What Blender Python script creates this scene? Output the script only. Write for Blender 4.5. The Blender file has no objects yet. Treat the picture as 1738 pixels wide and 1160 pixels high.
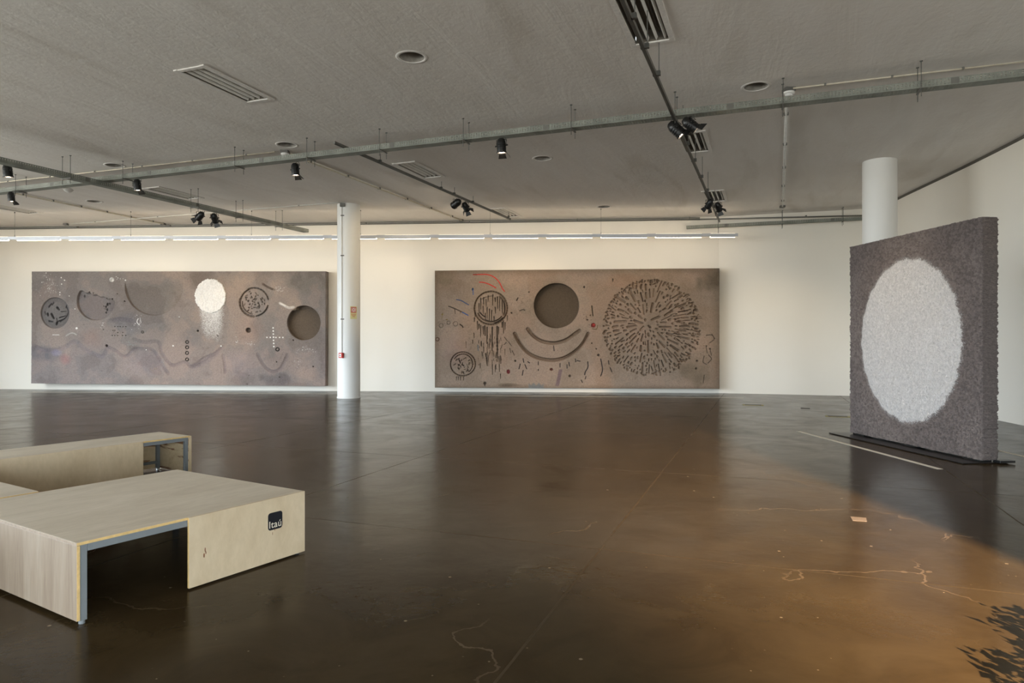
import bpy, bmesh, math, random
import numpy as np
from mathutils import Vector, Matrix, Euler

random.seed(7); rng = np.random.default_rng(11)
scn = bpy.context.scene
col = scn.collection
PI = math.pi

# ------------------------------------------------------------------ camera geometry
F = 1158.0; CX = 869.0; HY = 582.0; EYE = 1.6; CEIL = 5.6
def at(px, py, Y):            # point seen at a pixel at distance Y
    return Vector(((px-CX)/F*Y, Y, EYE-(py-HY)/F*Y))
def on_z(px, py, z):          # point seen at a pixel on a horizontal plane
    return at(px, py, (z-EYE)*F/(HY-py))
def fl(px, py): return on_z(px, py, 0.0)
def ce(px, py, z=CEIL): return on_z(px, py, z)

# ------------------------------------------------------------------ helpers
def tag(o, label=None, cat=None, group=None, kind=None):
    if label: o['label'] = label
    if cat: o['category'] = cat
    if group: o['group'] = group
    if kind: o['kind'] = kind
    return o
def empty(name, loc=(0,0,0), rz=0, label=None, cat=None, group=None):
    o = bpy.data.objects.new(name, None); col.objects.link(o)
    o.location = loc; o.rotation_euler = (0,0,rz); o.empty_display_size = .1
    return tag(o, label, cat, group)
class MB:
    def __init__(s): s.bm = bmesh.new()
    def box(s, c, size, rot=None, bevel=0):
        m = Matrix.Translation(c)
        if rot is not None: m = m @ rot.to_4x4()
        r = bmesh.ops.create_cube(s.bm, size=1, matrix=m @ Matrix.Diagonal((*size,1)))
        if bevel:
            es = {e for v in r['verts'] for e in v.link_edges}
            bmesh.ops.bevel(s.bm, geom=list(es), offset=bevel, segments=2, affect='EDGES', profile=.5)
        return s
    def bar(s, a, b, w, h):
        a, b = Vector(a), Vector(b); d = b-a
        q = d.to_track_quat('Y','Z').to_matrix()
        return s.box((a+b)/2, (w, d.length, h), q)
    def tube(s, a, b, r, seg=12, r2=None):
        a, b = Vector(a), Vector(b); d = b-a
        m = Matrix.Translation((a+b)/2) @ d.to_track_quat('Z','Y').to_matrix().to_4x4()
        bmesh.ops.create_cone(s.bm, cap_ends=True, segments=seg, radius1=r, radius2=r if r2 is None else r2, depth=d.length, matrix=m)
        return s
    def path(s, pts, r, seg=8):
        for a, b in zip(pts, pts[1:]): s.tube(a, b, r, seg)
        for p in pts[1:-1]: bmesh.ops.create_icosphere(s.bm, subdivisions=1, radius=r*1.02, matrix=Matrix.Translation(p))
        return s
    def lathe(s, prof, seg=32, m=Matrix()):
        rings = []
        for r, z in prof:
            if r < 1e-5: rings.append([s.bm.verts.new(m @ Vector((0,0,z)))])
            else: rings.append([s.bm.verts.new(m @ Vector((r*math.cos(2*PI*i/seg), r*math.sin(2*PI*i/seg), z))) for i in range(seg)])
        for A, B in zip(rings, rings[1:]):
            for i in range(seg):
                j = (i+1) % seg
                if len(A) == 1: f = [A[0], B[j], B[i]]
                elif len(B) == 1: f = [A[i], A[j], B[0]]
                else: f = [A[i], A[j], B[j], B[i]]
                s.bm.faces.new(f)
        return s
    def poly(s, pts):
        s.bm.faces.new([s.bm.verts.new(p) for p in pts]); return s
    def build(s, name, mat, parent=None, smooth=False, angle=None):
        me = bpy.data.meshes.new(name)
        bmesh.ops.recalc_face_normals(s.bm, faces=s.bm.faces)
        s.bm.to_mesh(me); s.bm.free()
        o = bpy.data.objects.new(name, me); col.objects.link(o)
        if mat: me.materials.append(mat)
        if smooth:
            for p in me.polygons: p.use_smooth = True
            if angle:
                try: me.set_sharp_from_angle(angle=angle)
                except Exception: pass
        if parent: o.parent = parent
        return o
def raw(name, verts, faces, mat, parent=None, smooth=False):
    me = bpy.data.meshes.new(name); me.from_pydata([tuple(v) for v in verts], [], [tuple(f) for f in faces]); me.update()
    o = bpy.data.objects.new(name, me); col.objects.link(o)
    if mat: me.materials.append(mat)
    if smooth:
        for p in me.polygons: p.use_smooth = True
    if parent: o.parent = parent
    return o
def kids(o): return [c for c in bpy.data.objects if c.parent == o]
def copy_tree(o, parent=None):
    c = o.copy(); col.objects.link(c); c.parent = parent
    if parent is not None: c.matrix_parent_inverse = o.matrix_parent_inverse.copy()
    for ch in kids(o): copy_tree(ch, c)
    return c

# ------------------------------------------------------------------ materials
class NT:
    def __init__(s, name):
        s.m = bpy.data.materials.new(name); s.m.use_nodes = True
        s.t = s.m.node_tree; s.b = s.t.nodes['Principled BSDF']
    def n(s, typ, ins=None, **kw):
        x = s.t.nodes.new(typ)
        for k, v in kw.items(): setattr(x, k, v)
        for k, v in (ins or {}).items():
            if isinstance(v, bpy.types.NodeSocket): s.t.links.new(v, x.inputs[k])
            else: x.inputs[k].default_value = v
        return x
    def l(s, a, b): s.t.links.new(a, b)
    def set(s, **kw):
        for k, v in kw.items():
            k = k.replace('_',' ')
            if isinstance(v, bpy.types.NodeSocket): s.l(v, s.b.inputs[k])
            else: s.b.inputs[k].default_value = v
    def obj(s): return s.n('ShaderNodeTexCoord').outputs['Object']
    def pos(s): return s.n('ShaderNodeNewGeometry').outputs['Position']
    def mapv(s, v, scale=(1,1,1), rot=(0,0,0), loc=(0,0,0)):
        return s.n('ShaderNodeMapping', {'Vector': v, 'Scale': scale, 'Rotation': rot, 'Location': loc}).outputs[0]
    def noise(s, v, scale, detail=4, rough=.55, dist=0):
        return s.n('ShaderNodeTexNoise', {'Vector': v, 'Scale': scale, 'Detail': detail, 'Roughness': rough, 'Distortion': dist}).outputs[0]
    def ramp(s, f, pts):
        r = s.n('ShaderNodeValToRGB', {'Fac': f}); e = r.color_ramp.elements
        e[0].position, e[0].color = pts[0][0], pts[0][1]
        e[1].position, e[1].color = pts[-1][0], pts[-1][1]
        for p, c in pts[1:-1]:
            q = e.new(p); q.color = c
        return r.outputs[0]
    def mix(s, f, a, b, blend='MIX'):
        x = s.n('ShaderNodeMix', data_type='RGBA', blend_type=blend)
        for i, v in ((0, f), (6, a), (7, b)):
            if isinstance(v, bpy.types.NodeSocket): s.l(v, x.inputs[i])
            else: x.inputs[i].default_value = v
        return x.outputs[2]
    def math(s, op, a, b=0.0, c=0.0):
        x = s.n('ShaderNodeMath', operation=op)
        for i, v in enumerate((a, b, c)):
            if isinstance(v, bpy.types.NodeSocket): s.l(v, x.inputs[i])
            else: x.inputs[i].default_value = v
        return x.outputs[0]
    def bump(s, h, strength=.3, dist=.01, nrm=None):
        d = {'Height': h, 'Strength': strength, 'Distance': dist}
        if nrm is not None: d['Normal'] = nrm
        return s.n('ShaderNodeBump', d).outputs[0]
def g(v, a=1): return (v, v, v, a)
def c4(r, gg, b): return (r, gg, b, 1)
def simple(name, color, rough=.6, metal=0, spec=.5, var=.08, scale=6):
    t = NT(name); f = t.noise(t.obj(), scale, 3)
    lo = tuple(x*(1-var) for x in color); hi = tuple(min(1, x*(1+var)) for x in color)
    t.set(Base_Color=t.ramp(f, [(.3, (*lo,1)), (.7, (*hi,1))]), Roughness=rough, Metallic=metal, Specular_IOR_Level=spec)
    return t.m
def emit(name, color, strength):
    t = NT(name); t.set(Base_Color=(*color,1), Emission_Color=(*color,1), Emission_Strength=strength, Roughness=.5)
    return t.m

M = {}
# wall paint
t = NT('wall_paint'); p = t.pos(); f = t.noise(p, .35, 3); f2 = t.noise(p, 14, 4)
t.set(Base_Color=t.ramp(f, [(.3, c4(.815,.77,.685)), (.7, c4(.845,.80,.72))]), Roughness=.75, Specular_IOR_Level=.25, Normal=t.bump(f2, .12, .004)); M['wall'] = t.m
# ceiling plaster
t = NT('ceiling_plaster'); p = t.pos(); R = math.radians(-70)
v = t.mapv(p, (1,1,1), (0,0,R))
vs = t.mapv(v, (.35,1.5,1))
big = t.noise(v, .16, 5, .6); st = t.noise(vs, 1.1, 6, .62, .6); fine = t.noise(v, 9, 6, .6, .4)
c = t.ramp(big, [(.3, c4(.70,.66,.61)), (.5, c4(.73,.695,.65)), (.72, c4(.76,.73,.69))])
c = t.mix(.35, c, t.ramp(st, [(.3, c4(.65,.605,.55)), (.62, c4(.81,.78,.74))]))
stain = t.ramp(t.noise(vs, .55, 4, .5, 1.2), [(.60, g(0)), (.74, g(1))])
c = t.mix(t.math('MULTIPLY', stain, .28), c, c4(.42,.36,.28))
sp = t.ramp(t.noise(v, 2.6, 2, .5), [(.73, g(0)), (.77, g(1))])
c = t.mix(t.math('MULTIPLY', sp, .5), c, c4(.78,.76,.73))
hh = t.math('ADD', t.math('MULTIPLY', st, 1.0), t.math('MULTIPLY', fine, .35))
t.set(Base_Color=c, Roughness=.85, Specular_IOR_Level=.2, Normal=t.bump(hh, .55, .03)); M['ceiling'] = t.m
M['plaster_rim'] = simple('plaster_rim', (.70,.67,.63), .85, var=.1, scale=20)
# floor: waxed brown concrete slabs
t = NT('waxed_concrete'); p = t.pos(); v = t.mapv(p, (1,1,1), (0,0,math.radians(-69.7)))
xyz = t.n('ShaderNodeSeparateXYZ', {0: v})
# joints
A0 = Vector((2.69,10.7)); a = math.radians(-69.7)
u0 = A0.x*math.cos(a)-A0.y*math.sin(a); w0 = A0.x*math.sin(a)+A0.y*math.cos(a)
B0 = Vector((1.27,5.07)); wb = B0.x*math.cos(a)-B0.y*math.sin(a)
wob = t.math('MULTIPLY', t.math('SUBTRACT', t.noise(v, 3, 3), .5), .02)
def joint(sock, off, sp, w):
    q = t.math('ADD', t.math('SUBTRACT', sock, off), wob)
    q = t.math('PINGPONG', q, sp/2)
    return t.math('LESS_THAN', q, w)
j1 = joint(xyz.outputs[1], w0, 3.32, .008); j2 = joint(xyz.outputs[0], wb, 3.32, .007)
jj = t.math('MAXIMUM', j1, j2)
jj = t.math('MULTIPLY', jj, t.ramp(t.noise(v, 1.3, 3), [(.35, g(.15)), (.6, g(1))]))
big = t.noise(p, .28, 5, .6, .5); med = t.noise(p, 1.7, 6, .65, .8); fin = t.noise(p, 28, 4, .6)
c = t.ramp(big, [(.3, c4(.033,.0205,.0085)), (.5, c4(.047,.030,.0125)), (.7, c4(.060,.039,.016))])
c = t.mix(.45, c, t.ramp(med, [(.35, c4(.025,.016,.008)), (.65, c4(.062,.043,.022))]))
spk = t.n('ShaderNodeTexVoronoi', {'Vector': p, 'Scale': 3.2}).outputs['Distance']
spk2 = t.n('ShaderNodeTexVoronoi', {'Vector': t.mapv(p, loc=(3,7,1)), 'Scale': 9.0}).outputs['Distance']
s1 = t.ramp(t.math('ADD', spk, t.math('MULTIPLY', fin, .03)), [(.045, g(1)), (.055, g(0))])
s2 = t.ramp(spk2, [(.04, g(1)), (.055, g(0))])
s2 = t.math('MULTIPLY', s2, t.ramp(t.noise(p, 1.1, 2), [(.5, g(0)), (.6, g(1))]))
c = t.mix(t.math('MULTIPLY', t.math('MAXIMUM', s1, s2), .85), c, c4(.26,.20,.13))
crk = t.n('ShaderNodeTexVoronoi', {'Vector': t.n('ShaderNodeVectorMath', {0: p, 1: t.n('ShaderNodeVectorMath', {0: t.n('ShaderNodeTexNoise', {'Vector': p, 'Scale': 2.5, 'Detail': 5}).outputs[1], 'Scale': .5}, operation='SCALE').outputs[0]}, operation='ADD').outputs[0], 'Scale': .55}, feature='DISTANCE_TO_EDGE').outputs[0]
ck = t.math('MULTIPLY', t.math('LESS_THAN', crk, .004), t.ramp(t.noise(p, .5, 2), [(.5, g(0)), (.58, g(.7))]))
c = t.mix(t.math('MULTIPLY', ck, .8), c, c4(.15,.105,.065))
c = t.mix(t.math('MULTIPLY', jj, .55), c, c4(.085,.06,.034))
rg = t.ramp(t.noise(p, 1.2, 6, .7, .8), [(.3, g(.15)), (.7, g(.27))])
rg = t.math('ADD', rg, t.math('MULTIPLY', jj, .3))
wv = t.mapv(p, (1.0,1.0,1))
hh = t.math('ADD', t.math('MULTIPLY', t.noise(wv, 2.6, 3, .5), .4), t.math('MULTIPLY', t.noise(wv, 9, 4, .55), .16))
hh = t.math('SUBTRACT', hh, t.math('MULTIPLY', jj, .06))
t.set(Base_Color=c, Roughness=rg, Specular_IOR_Level=.5, IOR=1.18, Normal=t.bump(hh, .3, .02)); M['floor'] = t.m
# plywood
def plywood(name, lo, mid, hi, axis_scale, knots=False, seed=0):
    t = NT(name); p = t.obj(); v = t.mapv(p, axis_scale, loc=(seed, seed*1.7, seed*.3))
    w = t.noise(v, 1.6, 7, .6, 1.4); f = t.noise(t.mapv(v, (6,6,6)), 3.0, 5, .6)
    c = t.ramp(w, [(.3, (*lo,1)), (.5, (*mid,1)), (.72, (*hi,1))])
    c = t.mix(.18, c, t.ramp(f, [(.35, (*[x*.7 for x in lo],1)), (.65, (*hi,1))]))
    if knots:
        k = t.noise(t.mapv(p, (1.1,1.1,4.2), loc=(seed*3,1,4)), 1.5, 3, .5, 1.2)
        c = t.mix(t.ramp(k, [(.52, g(0)), (.56, g(1)), (.62, g(.6))]), c, c4(.20,.075,.03))
    t.set(Base_Color=c, Roughness=.5, Specular_IOR_Level=.3, Normal=t.bump(f, .1, .002))
    return t.m
M['ply_top'] = plywood('birch_plywood_top', (.52,.44,.335), (.60,.52,.405), (.67,.585,.47), (.5,2.2,2))
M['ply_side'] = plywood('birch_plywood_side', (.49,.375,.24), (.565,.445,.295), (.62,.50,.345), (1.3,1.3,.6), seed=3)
M['ply_end_shaded'] = plywood('birch_plywood_end_shaded', (.20,.145,.10), (.275,.21,.15), (.325,.265,.20), (3.2,3.2,.35), seed=8)  # same plywood with the end face's shade put into the colour
M['ply_in'] = plywood('pine_plywood_inside', (.50,.34,.18), (.66,.50,.30), (.72,.58,.38), (1.5,1.5,1.5), True, 2)
M['ply_edge'] = simple('plywood_edge', (.62,.42,.17), .6, var=.12, scale=40)
M['ply_edge_brown'] = simple('brown_plywood_edge', (.27,.20,.14), .6, var=.2, scale=30)  # darker brown edge strip along the end of the top panel
M['knot'] = simple('wood_knot', (.17,.06,.025), .6, var=.3, scale=60)
M['steel'] = simple('grey_painted_steel', (.19,.205,.21), .45, .1, var=.06)
M['glide'] = simple('white_plastic_glide', (.75,.76,.78), .4)
M['black'] = simple('black_vinyl', (.008,.009,.013), .4)
M['letter'] = simple('label_letters', (.62,.55,.43), .6, var=.02)
M['tray'] = simple('galvanised_tray', (.215,.225,.195), .6, .0, .3, var=.25, scale=3)
M['rod'] = simple('threaded_rod', (.12,.12,.11), .5, .5)
M['track'] = simple('grey_track', (.15,.145,.13), .5, .2, var=.1)
M['lampblack'] = simple('lamp_black', (.010,.010,.010), .35, .1, var=.3)
M['conduit'] = simple('cream_conduit', (.56,.50,.39), .5, var=.1)
M['whiteconduit'] = simple('white_conduit', (.66,.655,.62), .5)
M['paintdark'] = simple('grey_box', (.12,.115,.105), .6)
M['column'] = simple('column_paint', (.80,.79,.76), .6, var=.02, scale=1)
M['fixture'] = simple('white_enamel', (.72,.70,.65), .45, var=.06)
M['fixin'] = simple('fixture_inside', (.17,.15,.12), .6, var=.15, scale=3)
M['recess'] = simple('recess_inside', (.30,.275,.24), .8, var=.25, scale=12)
M['alu'] = simple('aluminium_profile', (.56,.57,.60), .4, .3, var=.03)
M['led'] = emit('led_diffuser', (1.0,.82,.60), 15.0)
M['led_up'] = emit('led_uplight', (1.0,.84,.64), 4.5)
M['lens'] = emit('lamp_lens', (1.0,.80,.58), 30.0)
M['tube_off'] = simple('fluorescent_tube', (.70,.68,.62), .3)
M['red'] = simple('signal_red', (.52,.03,.02), .4)
M['signyellow'] = simple('photoluminescent_plate', (.70,.66,.34), .5)
M['white'] = simple('white_plastic', (.80,.79,.76), .4)
M['blackplate'] = simple('black_steel_plate', (.014,.012,.011), .32, .3, var=.2)
M['tape'] = simple('white_floor_tape', (.74,.66,.54), .55, var=.04)
M['yellowtape'] = simple('worn_yellow_trim', (.40,.34,.11), .6, var=.3, scale=20)
M['darkbox'] = simple('floor_box_lid', (.05,.035,.022), .5)
M['patch'] = simple('mortar_patch', (.17,.13,.10), .7, var=.2, scale=20)
M['backpanel'] = simple('dark_strip_backing', (.10,.09,.075), .7)
M['window_frame'] = simple('window_frame', (.5,.5,.5), .5)

def relief_mat(name, bscale, bstr, bdist, rough=.95):
    t = NT(name); a = t.n('ShaderNodeAttribute', attribute_name='pigment_shade').outputs['Color']
    p = t.obj()
    f = t.noise(p, bscale, 5, .7, .6); f2 = t.noise(p, bscale*3.1, 4, .7)
    c = t.mix(1.0, a, t.ramp(f, [(.30, g(.62)), (.5, g(.98)), (.72, g(1.3))]), 'MULTIPLY')
    c = t.mix(.5, c, t.mix(1.0, a, t.ramp(f2, [(.35, g(.7)), (.65, g(1.25))]), 'MULTIPLY'))
    h = t.math('ADD', f, t.math('MULTIPLY', f2, .5))
    t.set(Base_Color=c, Roughness=rough, Specular_IOR_Level=.1, Normal=t.bump(h, bstr, bdist))
    return t.m
M['relief'] = relief_mat('relief_plaster', 26, .7, .03)
M['fibre'] = relief_mat('coarse_fibre', 30, 1.0, .055)

# ------------------------------------------------------------------ room shell
DG = Vector((math.cos(math.radians(69)), math.sin(math.radians(69)), 0))      # the ceiling grid's long axis
DC = Vector((DG.y, -DG.x, 0))
W0 = Vector((-17.63, 23.5, 0)); W1 = Vector((6.56, 21.65, 0)); W2 = Vector((10.95, 20.25, 0))
WR = [W2, Vector((10.62,18.7,0)), Vector((10.22,15.5,0)), Vector((9.85,13.1,0)), Vector((9.2,9.5,0)), Vector((8.6,6.0,0)), Vector((7.8,1.0,0)), Vector((7.2,-7.3,0))]
wd = (W0-W1).normalized()
WL = W0 + wd*2.5
ZB = -7.0
def struct(o): o['kind'] = 'structure'; return o
def wall(name, pts, mat, z0=0, z1=CEIL, th=.25, side=1):
    b = MB()
    nn = []
    for i in range(len(pts)):
        d = Vector((0,0,0))
        if i: d += (pts[i]-pts[i-1]).normalized()
        if i < len(pts)-1: d += (pts[i+1]-pts[i]).normalized()
        d.normalize(); nn.append(Vector((d.y, -d.x, 0))*side*th)
    vs = []
    for P_, n in zip(pts, nn):
        vs.append([b.bm.verts.new(P_+Vector((0,0,z0))), b.bm.verts.new(P_+Vector((0,0,z1))), b.bm.verts.new(P_+n+Vector((0,0,z1))), b.bm.verts.new(P_+n+Vector((0,0,z0)))])
    for A, B in zip(vs, vs[1:]):
        for k in range(4):
            b.bm.faces.new([A[k], A[(k+1)%4], B[(k+1)%4], B[k]])
    b.bm.faces.new(vs[0]); b.bm.faces.new(vs[-1])
    return struct(b.build(name, mat))
wall('wall_back', [WL-Vector((.3,0,0)), W1, W2+Vector((.1,-.03,0))], M['wall'], side=-1)
# smooth the right wall
def cr(pts, n=6):
    out = []
    for i in range(len(pts)-1):
        p0, p1, p2, p3 = pts[max(i-1,0)], pts[i], pts[i+1], pts[min(i+2,len(pts)-1)]
        for k in range(n):
            s = k/n
            out.append(.5*((2*p1)+(p2-p0)*s+(2*p0-5*p1+4*p2-p3)*s*s+(3*p1-p0-3*p2+p3)*s**3))
    out.append(pts[-1]); return out
WRs = cr(WR, 5)
o = wall('wall_right', WRs, M['wall'], z1=CEIL-.05, side=-1)
t_ = MB()
for A, B in zip(WRs, WRs[1:]): t_.bar(A+Vector((.04,0,CEIL-.03)), B+Vector((.04,0,CEIL-.03)), .10, .07)
struct(t_.build('shadow_gap_strip_1', M['backpanel']))  # dark strip painted in for the shaded gap under the ceiling
# left wall with tall windows, wall behind the camera with windows
WLx = WL.x
def window_wall(name, a, b, openings, z0, z1, n0):
    a, b = Vector(a), Vector(b); L = (b-a).length; d = (b-a).normalized(); q = d.to_track_quat('Y','Z').to_matrix()
    m = MB(); cur = 0
    def seg(s0, s1, za, zb):
        if s1-s0 > 1e-3 and zb-za > 1e-3: m.box(a+d*(s0+s1)/2+Vector((0,0,(za+zb)/2)), (.25, s1-s0, zb-za), q)
    for s0, s1 in openings:
        seg(cur, s0, 0, CEIL); seg(s0, s1, 0, z0); seg(s0, s1, z1, CEIL); cur = s1
    seg(cur, L, 0, CEIL)
    struct(m.build(name, M['wall']))
    for k, (s0, s1) in enumerate(openings):
        f = MB()
        for s in np.linspace(s0, s1, max(2, int((s1-s0)/1.6)+1)): f.box(a+d*s+Vector((0,0,(z0+z1)/2)), (.08,.06,z1-z0), q)
        for z in (z0, z1): f.box(a+d*(s0+s1)/2+Vector((0,0,z)), (.08, s1-s0, .06), q)
        struct(f.build('window_%d' % (n0+k), M['window_frame']))
        L_ = bpy.data.lights.new('portal','AREA'); L_.shape = 'RECTANGLE'; L_.size = s1-s0; L_.size_y = z1-z0
        L_.cycles.is_portal = True
        lo = bpy.data.objects.new('daylight_portal', L_); col.objects.link(lo)
        lo.location = a+d*(s0+s1)/2+Vector((0,0,(z0+z1)/2))
        inward = Vector((-d.y, d.x, 0))
        lo.rotation_euler = (-inward).to_track_quat('Z','Y').to_euler()
        # area lights shine along -Z ; keep size_x horizontal
        zax = -inward; xax = d; yax = zax.cross(xax)
        lo.matrix_world = Matrix.Translation(lo.location) @ Matrix((xax, yax, zax)).transposed().to_4x4()
cornL = Vector((WLx, WL.y, 0)); cornLF = Vector((WLx, ZB, 0)); cornRF = Vector((7.3, ZB, 0))
# going from back-left corner to the front keeps the room on the left hand
window_wall('wall_left', (WLx, WL.y+.1, 0), (WLx, ZB, 0), [(7.0, 17.2), (18.2, 30.0)], .2, 5.1, 1)
window_wall('wall_front', (WLx, ZB, 0), (7.4, ZB, 0), [(6.0, 10.5), (16.0, 26.3)], .25, 3.3, 3)

# floor
fb = MB(); fb.box((-5.0, 8.0, -.1), (34, 36, .2)); struct(fb.build('floor', M['floor']))

# ceiling with real openings
rects = []     # recessed fluorescent troughs: centre, half length, half width
def trough(px, py): 
    p_ = ce(px, py); rects.append(p_); return p_
T = [trough(385,145), Vector((1.62,8.42,CEIL)), trough(1178,242), trough(1213,333), trough(712,289), trough(857,361), trough(296,328), trough(20,355)]
rects = T
rounds = [ce(699,97), ce(1283,147), ce(921,269), ce(1025,351), ce(487,246), ce(195,281), ce(160,342)]
HL, HW, RR = .68, .23, .18
cu = bpy.data.curves.new('ceiling_outline', 'CURVE'); cu.dimensions = '2D'; cu.fill_mode = 'BOTH'; cu.extrude = 0
def spline(pts):
    s = cu.splines.new('POLY'); s.points.add(len(pts)-1)
    for q, p_ in zip(s.points, pts): q.co = (p_[0], p_[1], 0, 1)
    s.use_cyclic_u = True
spline([(WLx-.2, ZB-.2), (12, ZB-.2), (12, 25), (WLx-.2, 25.3)])
for c_ in rects:
    spline([c_+DG*a_*HL+DC*b_*HW for a_, b_ in ((-1,-1),(-1,1),(1,1),(1,-1))])
for c_ in rounds:
    spline([(c_.x+RR*math.cos(2*PI*k/40), c_.y+RR*math.sin(2*PI*k/40)) for k in range(40)])
tmp = bpy.data.objects.new('tmp', cu); col.objects.link(tmp)
bpy.context.view_layer.update()
me = bpy.data.meshes.new_from_object(tmp.evaluated_get(bpy.context.evaluated_depsgraph_get()))
bpy.data.objects.remove(tmp)
bm = bmesh.new(); bm.from_mesh(me)
bmesh.ops.recalc_face_normals(bm, faces=bm.faces)
r = bmesh.ops.extrude_face_region(bm, geom=bm.faces[:])
bmesh.ops.translate(bm, vec=(0,0,.05), verts=[e for e in r['geom'] if isinstance(e, bmesh.types.BMVert)])
bmesh.ops.recalc_face_normals(bm, faces=bm.faces)
bm.to_mesh(me); bm.free(); me.name = 'ceiling'
co = bpy.data.objects.new('ceiling', me); col.objects.link(co); co.location.z = CEIL
me.materials.clear(); me.materials.append(M['ceiling']); struct(co)

# ------------------------------------------------------------------ recessed troughs
def make_trough():
    r = empty('recessed_ceiling_light')
    m = MB(); w = .07
    for sx in (-1,1): m.box((sx*(HW+w/2-.01), 0, -.008), (w, 2*HL+2*w, .02), bevel=.004)
    for sy in (-1,1): m.box((0, sy*(HL+w/2-.01), -.008), (2*HW, w, .02), bevel=.004)
    m.build('frame', M['plaster_rim'], r)
    m = MB(); d = .17
    m.box((0,0,d), (2*HW-.002, 2*HL-.002, .01))
    for sx in (-1,1): m.box((sx*(HW-.006), 0, d/2), (.01, 2*HL-.002, d))
    for sy in (-1,1): m.box((0, sy*(HL-.006), d/2), (2*HW-.03, .01, d))
    m.build('housing', M['fixin'], r)
    for k in range(4):
        x = -HW+.06+k*(2*HW-.12)/3
        m = MB()
        m.bm.faces.new([m.bm.verts.new(q) for q in ((x-.022,-HL+.03,.040),(x-.003,-HL+.03,.0),(x+.003,-HL+.03,.0),(x+.022,-HL+.03,.040))])
        fs = m.bm.faces[:]
        e = bmesh.ops.extrude_face_region(m.bm, geom=fs)
        bmesh.ops.translate(m.bm, vec=(0,2*HL-.06,0), verts=[v_ for v_ in e['geom'] if isinstance(v_, bmesh.types.BMVert)])
        m.build('reflector', M['fixture'], r)
    for k in range(2):
        x = -HW+.135+k*.19
        m = MB(); m.tube((x,-HL+.04,.10),(x,HL-.04,.10), .013)
        m.box((x,-HL+.02,.09), (.03,.03,.08)); m.box((x,HL-.02,.09), (.03,.03,.08))
        m.build('socket', M['paintdark'], r)
    return r
tr_labels = ['recessed ceiling light trough alone in the upper left of the ceiling',
 'large recessed ceiling light trough cut by the top edge beside the dark track',
 'recessed ceiling light trough under the pair of spotlights just beyond the big cable tray',
 'recessed ceiling light trough above the far spotlight cluster on the right track',
 'recessed ceiling light trough beside the middle track just beyond the long cable tray',
 'small far recessed ceiling light trough at the far end of the middle track',
 'recessed ceiling light trough behind the left cable tray above two barn door spotlights',
 'recessed ceiling light trough at the left edge of the photo near the back wall']
tr0 = make_trough()
rzG = math.radians(69)-PI/2
for i, (c_, lb) in enumerate(zip(rects, tr_labels)):
    o = tr0 if i == 0 else copy_tree(tr0)
    o.location = c_; o.rotation_euler = (0,0,rzG)
    tag(o, lb, 'ceiling light', 'recessed light troughs in the ceiling')

rd_labels = ['round ceiling recess nearest the camera, left of the top middle of the photo',
 'round ceiling recess with white rim beside the right end of the big cable tray',
 'round ceiling recess beyond the tray, right of the single downlight in the middle',
 'smallest far round ceiling recess above the right relief panel',
 'round ceiling recess above the white smoke detector left of the middle track',
 'round ceiling recess just above the long tray near the crossing of the two trays',
 'faint far round ceiling recess left, above the long pale wall panel']
rr0 = empty('round_ceiling_recess')
m = MB(); m.lathe([(RR-.004,0),(RR-.006,.16),(RR-.05,.2),(0,.2)], 40); m.build('can', M['recess'], rr0, True, .6)
m = MB(); m.lathe([(RR-.006,.0),(RR-.004,-.005),(RR+.02,-.008),(RR+.045,-.004),(RR+.05,.002)], 40); m.build('rim', M['plaster_rim'], rr0, True)
for i, (c_, lb) in enumerate(zip(rounds, rd_labels)):
    o = rr0 if i == 0 else copy_tree(rr0)
    o.location = c_; tag(o, lb, 'ceiling recess', 'round recesses in the ceiling')

# ------------------------------------------------------------------ columns
def column(px, Y, r, label):
    c_ = at(px, HY, Y); m = MB()
    m.lathe([(r+.012,0),(r+.012,.03),(r,.045),(r,CEIL)], 64, Matrix.Translation((c_.x, c_.y, 0)))
    for f_ in m.bm.faces: pass
    o = m.build('column', M['column'], None, True, .5)
    tag(o, label, 'column', None); return Vector((c_.x, c_.y, 0))
colr = .325
c1 = column(592, 19.8, colr, 'white round column with alarm box, standing between the two wall panels')
c2 = column(1493, 15.05, .345, 'white round column rising behind the freestanding panel with the white oval')
# conduit, alarm box and sign on the left column
def on_col(c_, r, px, py, out=0.0):
    # point on a column's near surface seen at a pixel
    d = Vector(((px-CX)/F, 1, 0)); a_ = d.dot(d); b_ = -2*d.dot(c_); cc = c_.dot(c_)-(r+out)**2
    s = (-b_-math.sqrt(max(0, b_*b_-4*a_*cc)))/(2*a_)
    return at(px, py, s)
q = on_col(c1, colr, 580, 345, .015); qb = on_col(c1, colr, 580, 600, .015)
r_ = empty('column_conduit', (q.x, q.y, 0), 0, 'thin white conduit running down the left column to the alarm box', 'conduit')
m = MB(); m.tube((0,0,qb.z),(0,0,CEIL-.02), .013); m.tube((.045,0.01,qb.z),(.045,.01,CEIL-.02), .008); m.build('pipe', M['whiteconduit'], r_)
for py in (366, 434, 542):
    m = MB(); z = at(580, py, q.y).z; m.box((.02,0,z), (.10,.03,.03)); m.build('clamp', M['track'], r_)
m = MB(); m.box((0.03,-.02,CEIL-.07), (.14,.1,.10), bevel=.008); m.build('junction_box', M['track'], r_)
r_ = empty('fire_alarm_button', (qb.x, qb.y, qb.z-.12), math.radians(-35), 'small red alarm call box at the foot of the conduit on the left column', 'alarm box')
m = MB(); m.box((0,-.02,.06), (.15,.07,.15), bevel=.008); m.build('case', M['red'], r_)
m = MB(); m.box((0,-.058,.06), (.075,.006,.09), bevel=.002); m.build('window', M['white'], r_)
m = MB(); m.box((0,-.063,.055), (.035,.004,.03)); m.build('button', M['paintdark'], r_)
q = on_col(c1, colr, 600, 531, .004)
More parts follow.
